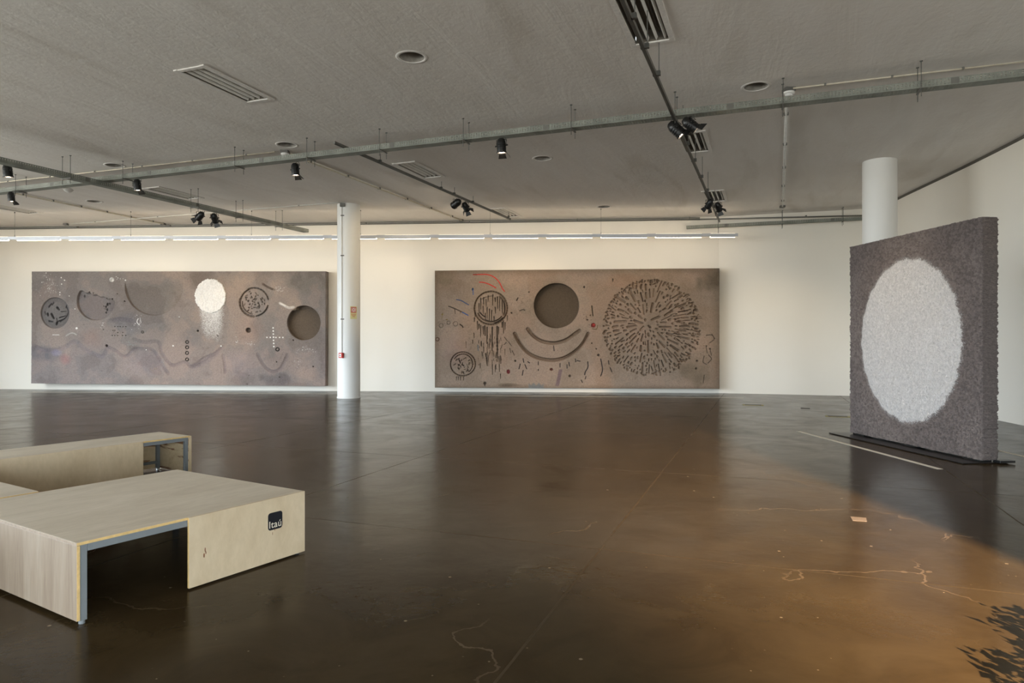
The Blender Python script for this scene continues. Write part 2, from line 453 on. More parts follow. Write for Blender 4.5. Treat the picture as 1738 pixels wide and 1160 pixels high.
nr = (Vector((q.x,q.y,0))-c1).normalized(); rz = math.atan2(nr.y, nr.x)+PI/2
r_ = empty('fire_safety_sign', (q.x, q.y, q.z), rz, 'yellowish safety sign with red square symbol stuck on the left column', 'sign')
m = MB(); m.box((0,0,.0), (.20,.006,.36)); m.build('plate', M['signyellow'], r_)
m = MB(); m.box((0,-.005,.08), (.16,.004,.16)); m.build('red_square', M['red'], r_)
m = MB(); m.box((0,-.0075,.144-.01), (.125,.002,.008)); m.box((0,-.0075,.026), (.125,.002,.008)); m.box((-.06,-.0075,.08), (.008,.002,.11)); m.box((.06,-.0075,.08), (.008,.002,.11))
m.lathe([(.028,0),(.046,0),(.046,.002),(.028,.002),(.028,0)], 24, Matrix.Translation((0,-.0065,.08)) @ Matrix.Rotation(PI/2,4,'X'))
m.lathe([(0,0),(.012,0),(.012,.002),(0,.002)], 16, Matrix.Translation((0,-.0065,.08)) @ Matrix.Rotation(PI/2,4,'X'))
m.build('symbol', M['white'], r_)
m = MB()
for k, w in enumerate((.15,.13,.08)): m.box((0,-.004,-.045-.035*k), (w,.002,.012))
m.build('text_lines', M['red'], r_)

# ------------------------------------------------------------------ relief panels (geometry + pigment)
def vnoise(nx, ny, cells, seed, octs=4, aspect=1.0):
    r = np.random.default_rng(seed); out = np.zeros((ny, nx)); amp = 1; tot = 0
    for o_ in range(octs):
        gx = max(2, int(cells*2**o_)); gy = max(2, int(cells*2**o_*ny/nx*aspect))
        G = r.random((gy+2, gx+2))
        x = np.linspace(0, gx, nx); y = np.linspace(0, gy, ny)
        xi = np.minimum(x.astype(int), gx); yi = np.minimum(y.astype(int), gy); fx = x-xi; fy = y-yi
        fx = fx*fx*(3-2*fx); fy = fy*fy*(3-2*fy)
        a_ = G[yi][:, xi]; b_ = G[yi][:, xi+1]; c_ = G[yi+1][:, xi]; d_ = G[yi+1][:, xi+1]
        out += amp*((a_*(1-fx)+b_*fx)*(1-fy)[:, None]+(c_*(1-fx)+d_*fx)*fy[:, None]); tot += amp; amp *= .55
    return out/tot
def sstep(a, b, x):
    t_ = np.clip((x-a)/(b-a), 0, 1); return t_*t_*(3-2*t_)
class Art:
    """height (in art units, positive out of the face) and pigment on a grid; grooves carry painted shade"""
    def __init__(s, x0, x1, y0, y1, nx, ny, base, seed):
        s.x0, s.x1, s.y0, s.y1, s.nx, s.ny = x0, x1, y0, y1, nx, ny
        s.X, s.Y = np.meshgrid(np.linspace(x0, x1, nx), np.linspace(y0, y1, ny))
        s.H = np.zeros((ny, nx)); s.C = np.tile(np.array(base, float), (ny, nx, 1)); s.seed = seed
    def win(s, cx0, cx1, cy0, cy1):
        i0 = max(0, int((cx0-s.x0)/(s.x1-s.x0)*(s.nx-1))-1); i1 = min(s.nx, int((cx1-s.x0)/(s.x1-s.x0)*(s.nx-1))+3)
        j0 = max(0, int((cy0-s.y0)/(s.y1-s.y0)*(s.ny-1))-1); j1 = min(s.ny, int((cy1-s.y0)/(s.y1-s.y0)*(s.ny-1))+3)
        return slice(j0, j1), slice(i0, i1)
    def paint(s, W, mask, colr):
        m_ = mask[..., None]; s.C[W] = s.C[W]*(1-m_)+np.array(colr)*m_
    def mul(s, W, mask, f): s.C[W] *= (1+(np.array(f)-1)*mask[..., None])  # mulc darkening paints groove shade into the colour
    def ell(s, cx, cy, rx, ry=None, depth=0, edge=1.0, color=None, a=1.0, mulc=None, flat=True, wob=0):
        ry = ry or rx; W = s.win(cx-rx-4, cx+rx+4, cy-ry-4, cy+ry+4)
        dx = (s.X[W]-cx)/rx; dy = (s.Y[W]-cy)/ry; d = np.sqrt(dx*dx+dy*dy)*max(rx, ry)
        if wob:
            th = np.arctan2(dy, dx); d = d+wob*(.35*np.sin(th*5+cx)+.5*np.sin(th*11+cy)+.4*np.sin(th*19+1)+.4*np.sin(th*31+2)+.3*np.sin(th*47))*.5
        m_ = 1-sstep(max(rx,ry)-edge, max(rx,ry), d)
        if not flat: m_ = np.clip(1-(d/max(rx,ry))**2, 0, 1)**.6
        s.H[W] = np.minimum(s.H[W], s.H[W]*(1-m_)-depth*m_) if depth > 0 else s.H[W]-depth*m_
        mm = 1-sstep(max(rx,ry)-edge*.7, max(rx,ry), d)
        if color is not None: s.paint(W, mm*a, color)
        if mulc is not None: s.mul(W, mm, mulc)
        return W, m_
    def cap(s, x0, y0, x1, y1, r0, r1=None, depth=1.0, color=None, a=1.0, mulc=None, soft=.9):
        r1 = r0 if r1 is None else r1; R_ = max(r0, r1)+1.5
        W = s.win(min(x0,x1)-R_, max(x0,x1)+R_, min(y0,y1)-R_, max(y0,y1)+R_)
        px, py = s.X[W]-x0, s.Y[W]-y0; dx, dy = x1-x0, y1-y0; L2 = dx*dx+dy*dy+1e-9
        t_ = np.clip((px*dx+py*dy)/L2, 0, 1); d = np.hypot(px-t_*dx, py-t_*dy); r_ = r0+(r1-r0)*t_
        m_ = 1-sstep(r_*(1-soft), r_+.15, d)
        if depth: s.H[W] = np.minimum(s.H[W], -depth*m_) if depth > 0 else np.maximum(s.H[W], -depth*m_)
        mm = 1-sstep(r_*.75, r_+.25, d)
        if color is not None: s.paint(W, mm*a, color)
        if mulc is not None: s.mul(W, mm, mulc)
    def pl(s, pts, r, depth=0, color=None, a=1.0, mulc=None, sm=True, soft=.9):
        if sm and len(pts) > 2:
            P_ = [Vector((x, y, 0)) for x, y in pts]; pts = [(v.x, v.y) for v in cr(P_, 5)]
        for i in range(len(pts)-1): s.cap(*pts[i], *pts[i+1], r, r, depth, color, a, mulc, soft)
def relief_object(name, art, O, U, V, Nn, unit, thick, mat, parent=None, rough_edge=0.0):
    """O top-left corner, U full width vector, V full height vector (down), Nn outward normal"""
    ny, nx = art.ny, art.nx
    u = np.linspace(0, 1, nx); v = np.linspace(0, 1, ny); uu, vv = np.meshgrid(u, v)
    O_, U_, V_, N_ = (np.array(q) for q in (O, U, V, Nn))
    H = art.H.copy()*unit
    P_ = O_+uu[..., None]*U_+vv[..., None]*V_+H[..., None]*N_
    if rough_edge:
        e1 = (np.random.default_rng(3).random((4, max(nx, ny)))-.5)*2*rough_edge
        k = np.array([.25,.5,.25]); e1 = np.array([np.convolve(e, k, 'same') for e in e1])
        Un = U_/np.linalg.norm(U_); Vn = V_/np.linalg.norm(V_)
        P_[0] += e1[0][:nx, None]*Vn; P_[-1] += e1[1][:nx, None]*Vn; P_[:, 0] += e1[2][:ny, None]*Un; P_[:, -1] += e1[3][:ny, None]*Un
    verts = P_.reshape(-1, 3); idx = np.arange(nx*ny).reshape(ny, nx)
    faces = np.stack([idx[:-1, :-1], idx[1:, :-1], idx[1:, 1:], idx[:-1, 1:]], -1).reshape(-1, 4)
    ring = np.concatenate([idx[0, :-1], idx[:-1, -1], idx[-1, :0:-1], idx[:0:-1, 0]])
    cols = art.C.reshape(-1, 3)
    K = 10 if rough_edge else 1; base = len(verts); prev = ring; allv = [verts]; allf = [faces]; allc = [cols]
    nrnd = np.random.default_rng(5)
    ctr = verts.mean(0); outw = verts[ring]-ctr; outw -= np.outer(outw@N_, N_); outw /= np.linalg.norm(outw, axis=1)[:, None]
    for k in range(1, K+1):
        pv = verts[ring]-N_*thick*k/K
        if rough_edge and k < K: pv = pv+outw*((nrnd.random(len(ring))-.5)*rough_edge*1.4)[:, None]
        ids = np.arange(base, base+len(ring)); base += len(ring)
        allv.append(pv); allc.append(cols[ring[nrnd.permutation(len(ring))]]*.95 if rough_edge else cols[ring]*.95)
        allf.append(np.stack([prev, np.roll(prev, -1), np.roll(ids, -1), ids], -1)); prev = ids
    allv = np.concatenate(allv); allf = np.concatenate(allf); allc = np.concatenate(allc)
    me = bpy.data.meshes.new(name); me.vertices.add(len(allv)); me.vertices.foreach_set('co', allv.ravel())
    nF = len(allf); nl = nF*4+len(prev)
    me.loops.add(nl); me.loops.foreach_set('vertex_index', np.concatenate([allf.ravel(), prev]))
    me.polygons.add(nF+1); me.polygons.foreach_set('loop_start', np.concatenate([np.arange(nF)*4, [nF*4]]))
    me.polygons.foreach_set('loop_total', np.concatenate([np.full(nF, 4), [len(prev)]]))
    me.update(); me.validate()
    at_ = me.color_attributes.new('pigment_shade', 'FLOAT_COLOR', 'POINT')
    at_.data.foreach_set('color', np.concatenate([allc, np.ones((len(allc), 1))], 1).ravel().astype(np.float32))
    me.materials.append(mat)
    o = bpy.data.objects.new(name, me); col.objects.link(o)
    if parent: o.parent = parent
    return o

rnd = random.Random(5)
WHITE = (.86,.83,.79)
# ---- panel A (left)
A = Art(54, 553, 461, 653, 1180, 456, (.285,.235,.205), 1)
n1 = vnoise(A.nx, A.ny, 5, 21, 4); n2 = vnoise(A.nx, A.ny, 14, 22, 4); n3 = vnoise(A.nx, A.ny, 120, 23, 3)
full = (slice(0, A.ny), slice(0, A.nx))
A.mul(full, sstep(.46,.54,n1), (.84,.88,.92)); A.mul(full, sstep(.52,.60,n2), (1.13,1.08,1.05)); A.mul(full, 1-sstep(.38,.46,n2), (.88,.86,.86))
cool = 1-sstep(54, 300, A.X); A.mul(full, cool, (1.0,1.04,1.09)); low = sstep(570, 610, A.Y+8*(n2-.5)*4); A.mul(full, low, (1.08,1.05,1.06))
A.H += (n3-.5)*.9+(n2-.5)*1.2
# ground line: darker pools and lighter hills
def blob(art, cx, cy, rx, ry, f, nn, sh=2.0):
    W = art.win(cx-rx*1.7, cx+rx*1.7, cy-ry*1.7, cy+ry*1.7)
    d = ((art.X[W]-cx)/rx)**2+((art.Y[W]-cy)/ry)**2+(nn[W]-.5)*sh
    art.mul(W, 1-sstep(-.1, 1.25, d), f)
blob(A, 78, 603, 30, 17, (.70,.74,.82), n2); blob(A, 114, 611, 12, 12, (1.08,.80,.84), n2); blob(A, 97, 600, 11, 7, (1.15,1.2,1.45), n2)
blob(A, 160, 574, 28, 22, (1.08,.94,.90), n2); blob(A, 300, 556, 60, 28, (.92,.93,.94), n2); blob(A, 475, 610, 30, 24, (.84,.84,.84), n2)
blob(A, 470, 640, 28, 12, (.74,.76,.80), n2); blob(A, 400, 490, 55, 26, (1.05,1.03,1.0), n2); blob(A, 520, 480, 40, 22, (.88,.90,.88), n2)
blob(A, 320, 575, 34, 22, (.82,.85,.9), n2); blob(A, 220, 552, 26, 20, (.88,.92,.98), n2); blob(A, 425, 560, 30, 30, (1.1,.98,.93), n2); blob(A,130,560,20,12,(1.15,1.12,1.1),n2); blob(A,350,480,40,16,(.85,.83,.8),n2)
blob(A, 410, 615, 36, 26, (1.08,1.06,1.1), n2); blob(A, 250, 618, 45, 24, (1.1,1.08,1.12), n2)
for pts, r_, f in [([(57,588),(75,595),(95,596),(112,590),(130,581),(147,594),(165,603),(178,605),(186,590)], 3, .90),
                   ([(184,588),(200,596),(213,605),(222,602),(230,593),(245,592),(262,594),(272,606),(283,625),(290,634)], 2.2, .84),
                   ([(230,576),(250,581),(272,580),(278,598),(290,615),(300,620),(318,614),(330,622),(350,608),(368,600),(382,588)], 2.4, .82),
                   ([(382,603),(385,620),(386,632)], 2, .82), ([(440,600),(446,612),(455,624),(466,629),(477,625),(485,612),(490,600)], 2.2, .78), ([(188,546),(205,542),(228,545)], 3, .86), ([(330,622),(350,615),(372,599)], 3.4, .88)]:
    A.pl(pts, r_*1.5, .7, mulc=(f**.4,f**.4,f**.4*1.02))
# crater a
dkb = (.125,.118,.120)
A.ell(94.5, 532, 25.5, 27.2, 3.0, 1.6, color=dkb, a=.75); A.ell(96, 533.5, 20.5, 21.5, 1.2, 4, color=(.185,.17,.165), a=.8)
W = A.win(69, 120, 505, 560); dd = np.hypot((A.X[W]-96)/20.5, (A.Y[W]-533.5)/21.5); A.H[W] = np.where(dd < 1, np.maximum(A.H[W], -2.8+2.0*(1-sstep(.7, 1, dd))), A.H[W])
for x, y, dx, dy, r_ in [(83,521,4,-5,2.6),(89,518,2,-3,1.4),(98,523,3,3,2.6),(75,530,1,4,1.6),(81,534,1,2,3.2),(88,534,4,7,2.6),(83,546,7,1,2.0),(98,548,-2,4,2.4),(100,546,10,-4,1.0),(102,540,10,-3,1.1),(97,541,1,5,.8),(105,530,8,-1,.8),(112,523,1,-5,.9),(90,513,0,3,1)]:
    A.cap(x, y, x+dx, y+dy, r_, r_*.7, 4.6, color=(.055,.052,.055), a=.6)
A.pl([(112,520),(116,530),(112,540),(103,547)], .9, 3.8, color=(.08,.075,.08), a=.7)
# crater b, partly filled
W = A.win(130, 200, 490, 548); X_, Y_ = A.X[W], A.Y[W]
d = np.hypot((X_-165), (Y_-511.5)); m_ = (1-sstep(31.6, 33.2, d))*sstep(-1, 1.5, (Y_-(493+(X_-134)*.27)+np.sin(X_*.5)*1.0))
fade = 1-.75*sstep(-8, 30, (X_-165)*.9-(Y_-512)*.5)
A.H[W] = A.H[W]*(1-m_)-m_*4.2*fade; A.mul(W, m_, (.80,.80,.83))
for x, y, r_ in [(143,503,1.8),(154,497,1.4),(161,498,1),(184,507,1.1),(193.5,508,1.2),(184,517,2.0),(181,521,1.6),(183,526,1.8),(188,516,1.4),(181,531,1.5),(177,520,1),(179,525,.8)]:
    A.ell(x, y, r_, r_*1.4, 5.0, .6, color=(.06,.055,.055), a=.75)
# crater c, large half
W = A.win(210, 320, 474, 540); X_, Y_ = A.X[W], A.Y[W]
d = np.hypot((X_-264.5), (Y_-485.5)); m_ = (1-sstep(48.6, 50.3, d))*sstep(476, 492, Y_+(n2[W]-.5)*10)
fade = 1-.6*sstep(-6, 44, (X_-264.5)*.7-(Y_-486)*.2)
A.H[W] = A.H[W]*(1-m_)-m_*4.0*fade; A.mul(W, m_, (.90,.90,.88))
# white disc and its powdery trail
W = A.win(325, 395, 520, 600); X_, Y_ = A.X[W], A.Y[W]; tt = np.clip((Y_-520)/72, 0, 1.2)
wdt = 24-10*tt**1.5; m_ = (1-sstep(wdt*.45, wdt*1.15, np.abs(X_-(360+6*tt))))*(1-.35*sstep(.0,.5,tt))*(1-sstep(.5, 1.0, tt))*sstep(518, 524, Y_)
rn = rng.random(m_.shape); gr = np.clip(m_*1.0-rn*1.15-(n2[W]-.5)*1.2, 0, 1)*1.6
A.paint(W, np.clip(gr*1.1, 0, .8), WHITE)
W, m_ = A.ell(361, 502.5, 26.6, 29.4, -2.2, 1.5, color=(.90,.86,.81), wob=1.4); A.H[W] += m_*((n2[W]-.5)*3+(n3[W]-.5)*1.5)
A.pl([(346,494),(352,490),(360,488)], .8, -3.2); A.pl([(350,510),(362,508),(372,512)], .8, -3.0)
# crater d, carved knots
A.ell(434, 513, 25.3, 25.6, .8, 2)
for a0, a1, r_, w_ in [(-.2,-2.0,24,1.6),(3.35,1.6,24,2.1),(1.4,.25,23.5,1.8),(-1.9,-3.0,23,1.4),(3.2,1.75,20,1.2)]:
    A.pl([(434+r_*math.cos(a0+(a1-a0)*k/8), 513+r_*math.sin(a0+(a1-a0)*k/8)) for k in range(9)], w_, 3.4, mulc=(.72,.72,.72), sm=False)
for k in range(46):
    a_ = rnd.uniform(0, 2*PI); r_ = 19.5*math.sqrt(rnd.random()); x, y = 434+r_*math.cos(a_), 513+r_*math.sin(a_); th = rnd.uniform(0, PI); L = rnd.uniform(.5,3.4)
    A.cap(x, y, x+L*math.cos(th), y+L*math.sin(th), rnd.uniform(.7,1.7), rnd.uniform(.5,1.3), rnd.uniform(2,3.6), mulc=(.72,.72,.72))
# crater e, deep bowl
A.ell(517, 547.3, 27.8, 29.2, 9.5, 1.0, color=(.125,.096,.072))
# holes and rings
for x, y, r_ in [(184,587.5,2.2),(214.5,511.7,1.5),(424.6,560,4.4),(339.5,561.5,2),(373,570,1.2),(499.5,576.5,1.4),(533,620.5,1.4),(508,610,.9),(477,638.5,1),(426,636,.8),(423,651,.9),(202,499,1),(176,631,.8),(178.5,560,1),(145,552,.7),(472,613,1.2),(366,500,.0)]:
    if r_: A.ell(x, y, r_, r_, 4.5, .6, color=(.07,.06,.055), a=.8)
A.ell(426, 561, 3, 3, 4.5, .8, color=(.16,.12,.09))
def ring(art, x, y, r_, w_, a=.8, c_=(.07,.065,.06), de=2.0):
    art.pl([(x+r_*math.cos(2*PI*k/12), y+r_*math.sin(2*PI*k/12)) for k in range(13)], w_, de, color=c_, a=a, sm=False)
for y in (580.5, 589.5, 599, 610): ring(A, 321.5, y, 2.5, .75)
ring(A, 473.5, 592, 2.8, .9); ring(A, 245.5, 564, 2.0, .5, .5)
for y, xs in ((555,(198,203,207,212,217)),(561.5,(195,198)),(565,(203,211.5)),(570,(194,198,203,211,217))):
    for x in xs: A.ell(x, y, 1.0, 1.0, 3, .5, color=(.05,.045,.04), a=.9)
for k in range(26): A.ell(rnd.uniform(193,219), rnd.uniform(556,569), .5, .5, 1.5, .4, color=(.09,.08,.075), a=.6)
# white dots, stars, cross
def dot(art, x, y, r_, a=.95, c_=WHITE): art.ell(x, y, r_, r_, -.5, .5, color=c_, a=a)
A.ell(192.5, 475, 4.3, 4.3, -1.0, .8, color=(.62,.60,.57), a=.95); A.ell(193.5,476,2.6,2.6,1,.8,color=(.74,.72,.69))
for x, y, r_ in [(105,471.5,1.2),(111,476,1.3),(106,482.5,1.2),(79,463.5,1),(71.5,479.5,.9),(103,497,1.2),(103,501,1.0),(129.5,525,1.0),(132.5,558,2.0),(216,476,1.5),(200,470,.8),(203,472,.9),(207,473.5,.8),(201.5,474.5,.7),(212,473.5,.7),(298,587,1.4),(252,594,1),(379,587,1.4),(178,549,.9),(308,538,.9),(119,503,.9)]: dot(A, x, y, r_)
for k in range(7): 
    if k != 3 or True: dot(A, 466+.25*k, 556+k*5.2, 1.45, 1)
for x in (456,461.5,471,477,482.5): dot(A, x, 572, 1.35, 1)
def splat(art, cx, cy, sx, sy, n, r0=.35, r1=.9, c_=WHITE, a=.8, dep=-.3):
    for k in range(n): art.ell(cx+rnd.gauss(0,sx), cy+rnd.gauss(0,sy), rnd.uniform(r0,r1), None, dep, .4, color=c_, a=a*rnd.uniform(.4,1))
splat(A, 85, 487, 7, 9, 90, a=.6); splat(A, 80, 492, 12, 5, 30, a=.4); splat(A, 238, 547, 4, 5, 30, a=.6); splat(A, 474, 491, 6, 4, 40, a=.5); splat(A,176,553,3,3,12); splat(A,226,585,6,3,34,c_=(.33,.38,.36),a=.6)
splat(A, 280, 616, 3, 5, 30, c_=(.30,.36,.35), a=.6); splat(A, 264, 626, 3, 4, 22, c_=(.35,.27,.14), a=.6); splat(A, 525, 592, 8, 4, 30, a=.5); splat(A, 507, 613, 3, 6, 18, a=.5); splat(A, 427, 582, 4, 3, 16, a=.5); splat(A,405,580,1.5,5,12,a=.5)
A.pl([(238,541),(236,547),(240,552)], .5, 0, color=WHITE, a=.6); A.pl([(241,540),(243,548)], .4, 0, color=WHITE, a=.5); A.pl([(91,569.5),(102,569.5)], .5, 0, color=WHITE, a=.6)
A.pl([(114,571),(124,566),(132,569)], 1.1, 0, color=(.5,.47,.43), a=.4)
A.pl([(477,514.5),(484,518),(492,522),(500,521)], 2.3, -.8, color=(.55,.50,.46), a=.6); A.pl([(478,515),(486,519)], 1.2, -1, color=WHITE, a=.5)
A.pl([(448,482),(458,488),(467,492)], 2.0, 0, mulc=(.7,.68,.66))

wnA = None
def panel_frame(pxl, Yl, zl0, zl1, pxr, Yr, zr0, zr1):
    a_ = at(pxl, HY, Yl); b_ = at(pxr, HY, Yr); a_.z = zl1; b_.z = zr1; U = b_-a_
    n = Vector((U.y, -U.x, 0)).normalized()
    V = n.cross(U).normalized()
    if V.z > 0: V = -V
    V = V*((zl1-zl0)+(zr1-zr0))/2
    return a_, U, V, n
r_ = empty('relief_panel', (0,0,0), 0, 'long pale grey lunar relief panel with white disc and plus sign, left of the column', 'artwork', 'large relief panels')
O, U, V, Nn = panel_frame(54, 22.85, .236, 3.985, 553, 22.25, .178, 3.93)
r_.location = O+U/2+V; off = Vector(r_.location)
relief_object('carved_face', A, O-off, U, V, Nn, .0195, .27, M['relief'], r_)
def back_frame(O, U, V, Nn, th, parent):
    m = MB(); n = Nn
    a_ = O-n*(th+.03)+U*.02-V*-.0+V*.03
    m.poly([O-n*(th+.001)+U*.01+V*.02, O-n*(th+.001)+U*.99+V*.02, O-n*(th+.001)+U*.99+V*.98, O-n*(th+.001)+U*.01+V*.98])
    e = bmesh.ops.extrude_face_region(m.bm, geom=m.bm.faces[:]); bmesh.ops.translate(m.bm, vec=-n*.05, verts=[v_ for v_ in e['geom'] if isinstance(v_, bmesh.types.BMVert)])
    return m.build('backing_frame', M['backpanel'], parent)
back_frame(O-off, U, V, Nn, .27, r_)

# ---- panel B (right)
B = Art(738, 1221, 458, 660, 1240, 519, (.32,.245,.19), 2)
n1 = vnoise(B.nx, B.ny, 5, 31, 4); n2 = vnoise(B.nx, B.ny, 14, 32, 4); n3 = vnoise(B.nx, B.ny, 120, 33, 3); full = (slice(0, B.ny), slice(0, B.nx))
B.mul(full, sstep(.46,.56,n1), (.92,.89,.86)); B.mul(full, sstep(.52,.62,n2), (1.10,1.06,1.05)); B.mul(full, 1-sstep(.38,.46,n2), (.90,.90,.89))
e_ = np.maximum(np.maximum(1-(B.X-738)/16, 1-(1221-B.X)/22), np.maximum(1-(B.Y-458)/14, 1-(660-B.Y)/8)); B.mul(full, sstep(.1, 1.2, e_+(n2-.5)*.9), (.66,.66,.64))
blob(B, 1205, 475, 26, 24, (.62,.62,.58), n2); blob(B, 1175, 640, 34, 20, (.78,.80,.78), n2); blob(B, 755, 470, 22, 14, (.86,.88,.84), n2); blob(B, 870, 478, 40, 16, (1.06,1.04,1.03), n2); blob(B,1060,480,40,14,(1.06,.98,.94),n2)
blob(B, 775, 590, 26, 34, (1.0,.95,1.0), n2); blob(B, 990, 490, 30, 30, (1.05,1.05,1.05), n2); blob(B, 900, 520, 20, 20, (.90,.92,.90), n2); blob(B, 870, 655, 26, 4, (.5,.48,.46), n2); blob(B,838,600,7,7,(.75,.72,.66),n2)
B.H += (n3-.5)*.8+(n2-.5)*1.1
DK = (.078,.060,.046)
def drip(x, y0, y1, r_, a=.85, c_=DK, de=2.2): B.cap(x, y0, x+rnd.uniform(-.6,.6), y1, r_, r_*.5, de, color=c_, a=a)
# paint strokes
RED = (.55,.035,.025); BLU = (.05,.11,.30)
B.pl([(805,465.5),(814,465.3),(829,465.4),(841,470),(850,479),(855,489),(859,494.5)], .75, .3, color=RED); B.pl([(805,465.5),(811,465.5)], .9, .6, color=(.12,.03,.02), a=.6)
B.pl([(815.5,478.5),(823,479),(832,482),(839,485.5),(844,488.5)], .75, .3, color=RED)
B.ell(804, 490.5, 1.8, 2.4, .8, .5, color=(.03,.07,.14)); B.cap(804.5, 492, 804.8, 500, .7, .5, .5, color=BLU)
B.pl([(776,508.3),(784,510),(791,514),(797,517.5)], .8, .6, color=(.06,.09,.18)); B.pl([(762,519.5),(771,523),(780,527),(788,531)], .8, .8, color=DK); B.pl([(786,530),(796,535.3)], .8, .6, color=BLU)
B.cap(773,525,773.5,533,.7,.3,1.5,color=DK,a=.8); B.cap(783,529,782,532,.5,.3,1,color=DK,a=.7)
B.ell(751, 533.5, 2, 1.5, 1, .5, color=(.28,.19,.05), a=.7); B.cap(752,531,750,540,.6,.4,.5,color=(.20,.14,.04),a=.6); B.ell(759,542.5,1.8,1,1,.4,color=(.28,.19,.05),a=.7)
splat(B, 752, 552, 8, 6, 46, c_=DK, a=.4, dep=.6); ring(B,749,553,3.6,.35,.4); ring(B,762,548,3,.35,.35); ring(B,774,550,4,.4,.35)
B.pl([(782,551),(786,554),(787,556)], .9, 1.5, color=DK); ring(B, 742.5, 576.5, 3, .6, .6, (.13,.05,.03))
# jellyfish ring
cx, cy = 835.5, 523
def arcp(cx, cy, r_, a0, a1, n=18, ry=None): return [(cx+r_*math.cos(a0+(a1-a0)*k/n), cy+(ry or r_)*math.sin(a0+(a1-a0)*k/n)) for k in range(n+1)]
B.pl(arcp(cx, cy, 28.4, 0, 2*PI, 40), 1.6, 3.4, mulc=(.75,.73,.70), sm=False)
B.pl(arcp(cx, cy-1, 24.5, .7, 2.7, 16), 1.5, 3.2, mulc=(.78,.76,.74), sm=False); B.pl(arcp(cx, cy, 24.8, -.9, .5, 12), 1.8, 3, mulc=(.78,.76,.74), sm=False)
for x, y0, y1, r_ in [(818,506,525,.9),(823,505,516,1.1),(827,508,520,.7),(831,502,512,.7),(839,500,518,.9),(843,506,512,1.2),(847,504,524,1.1),(851,505,528,.8),(855,510,532,1.2),(859,512,534,1.5),(822,520,534,.8),(829,522,540,.8),(833,525,546,.9),(837,527,545,.9),(843,522,532,1.0),(815,515,532,.7),(826,532,544,.8),(841,538,548,.9)]:
    drip(x, y0, y1, r_, .75, DK, 2.8)
B.pl([(818,508),(828,504),(840,502)], .5, 1, color=DK, a=.6); B.pl([(842,549),(850,545),(856,540)], 1.1, 3, color=DK, a=.7); B.pl([(817,531),(822,536),(826,538)], 1.0, 3, color=DK, a=.7)
B.pl([(826,543),(836,546),(848,543)], .8, 2.4, color=DK, a=.7)
for x, y0, y1, r_ in [(807,540,546,1.2),(812,546,560,1.0),(815,551,558,1.4),(818,553,572,.9),(822,555,568,1.0),(825,554,570,1.5),(829,556,584,1.2),(838,556,596,1.3),(846.5,555,608,1.7),(849,556,568,.9),(855,548,556,1.5),(857,545,566,1.0),(860,548,560,.9),(808,530,538,.9),(864,536,545,.8)]:
    drip(x, y0, y1, r_, .85)
for y in (576,582,588,594,600): B.ell(846.5+rnd.uniform(-.4,.4), y, 1.9, 2.4, 2.6, .8, color=DK, a=.85)
for k in range(58):
    x = rnd.gauss(837, 14); y = rnd.uniform(566, 612); L = rnd.uniform(2,11); drip(x, y, y+L, rnd.uniform(.3,.85), rnd.uniform(.4,.85))
for x, y0, y1 in [(806,566,574),(804,578,584),(823,590,600),(820,598,606),(829,612,622),(838,620,637),(843,622,632),(844,620,628),(852,605,618),(850,620,632),(852,636,644),(817,618,626),(815,620,621)]: drip(x, y0, y1, .7)
B.cap(813,587,813.5,596,.9,.6,1,color=(.10,.15,.20),a=.7)
for p_ in [((859,573),(864,580)),((866,581),(871,588)),((868,592),(870,600)),((862,582),(858,586)),((872,596),(876,604)),((855,586),(853,592))]: B.cap(*p_[0], *p_[1], .6, .4, 1.4, color=DK, a=.8)
# small ring
B.pl(arcp(787, 619, 21.6, 0, 2*PI, 34, 20.5), 1.3, 3, mulc=(.72,.71,.70), sm=False); B.pl(arcp(787, 619, 17, -2.6, .9, 16), .9, 2, mulc=(.5,.48,.46), sm=False)
for k in range(30):
    a_ = rnd.uniform(0, 2*PI); r_ = 14*math.sqrt(rnd.random()); x, y = 787+r_*math.cos(a_), 620+r_*math.sin(a_); th = rnd.uniform(0, PI); L = rnd.uniform(1,5)
    B.cap(x, y, x+L*math.cos(th), y+L*math.sin(th), rnd.uniform(.5,1.4), .5, 2.6, color=DK, a=.65)
for x in (776,779,783,788): drip(x, 641, 647, .6)
# deep bowl
B.ell(948, 519.3, 38.8, 38.6, 11, 1.0, color=(.118,.088,.062))
# the two grooved arcs
up = [(899,559),(906,568),(914,575),(925,580.5),(940,583),(952,582),(965,577.5),(976,570),(987,562)]
dn = [(876.5,567),(882,578),(890,590),(900,600),(914,607.5),(930,611.5),(947,612),(962,608),(976,600),(988,590),(996,579),(1002,567)]
B.pl(up, 3.3, 3.8, mulc=(.88,.86,.84), soft=.45); B.pl(dn, 3.4, 3.8, mulc=(.9,.88,.86), soft=.45)
B.pl([(x, y+.8) for x, y in dn], .7, 4.6, mulc=(.75,.72,.7)); B.pl([(x, y-1.6) for x, y in dn[1:-1]], .8, 4.4, mulc=(.75,.73,.70))
B.pl([(x, y-1.5) for x, y in up[1:-1]], .8, 4.4, mulc=(.75,.73,.70))
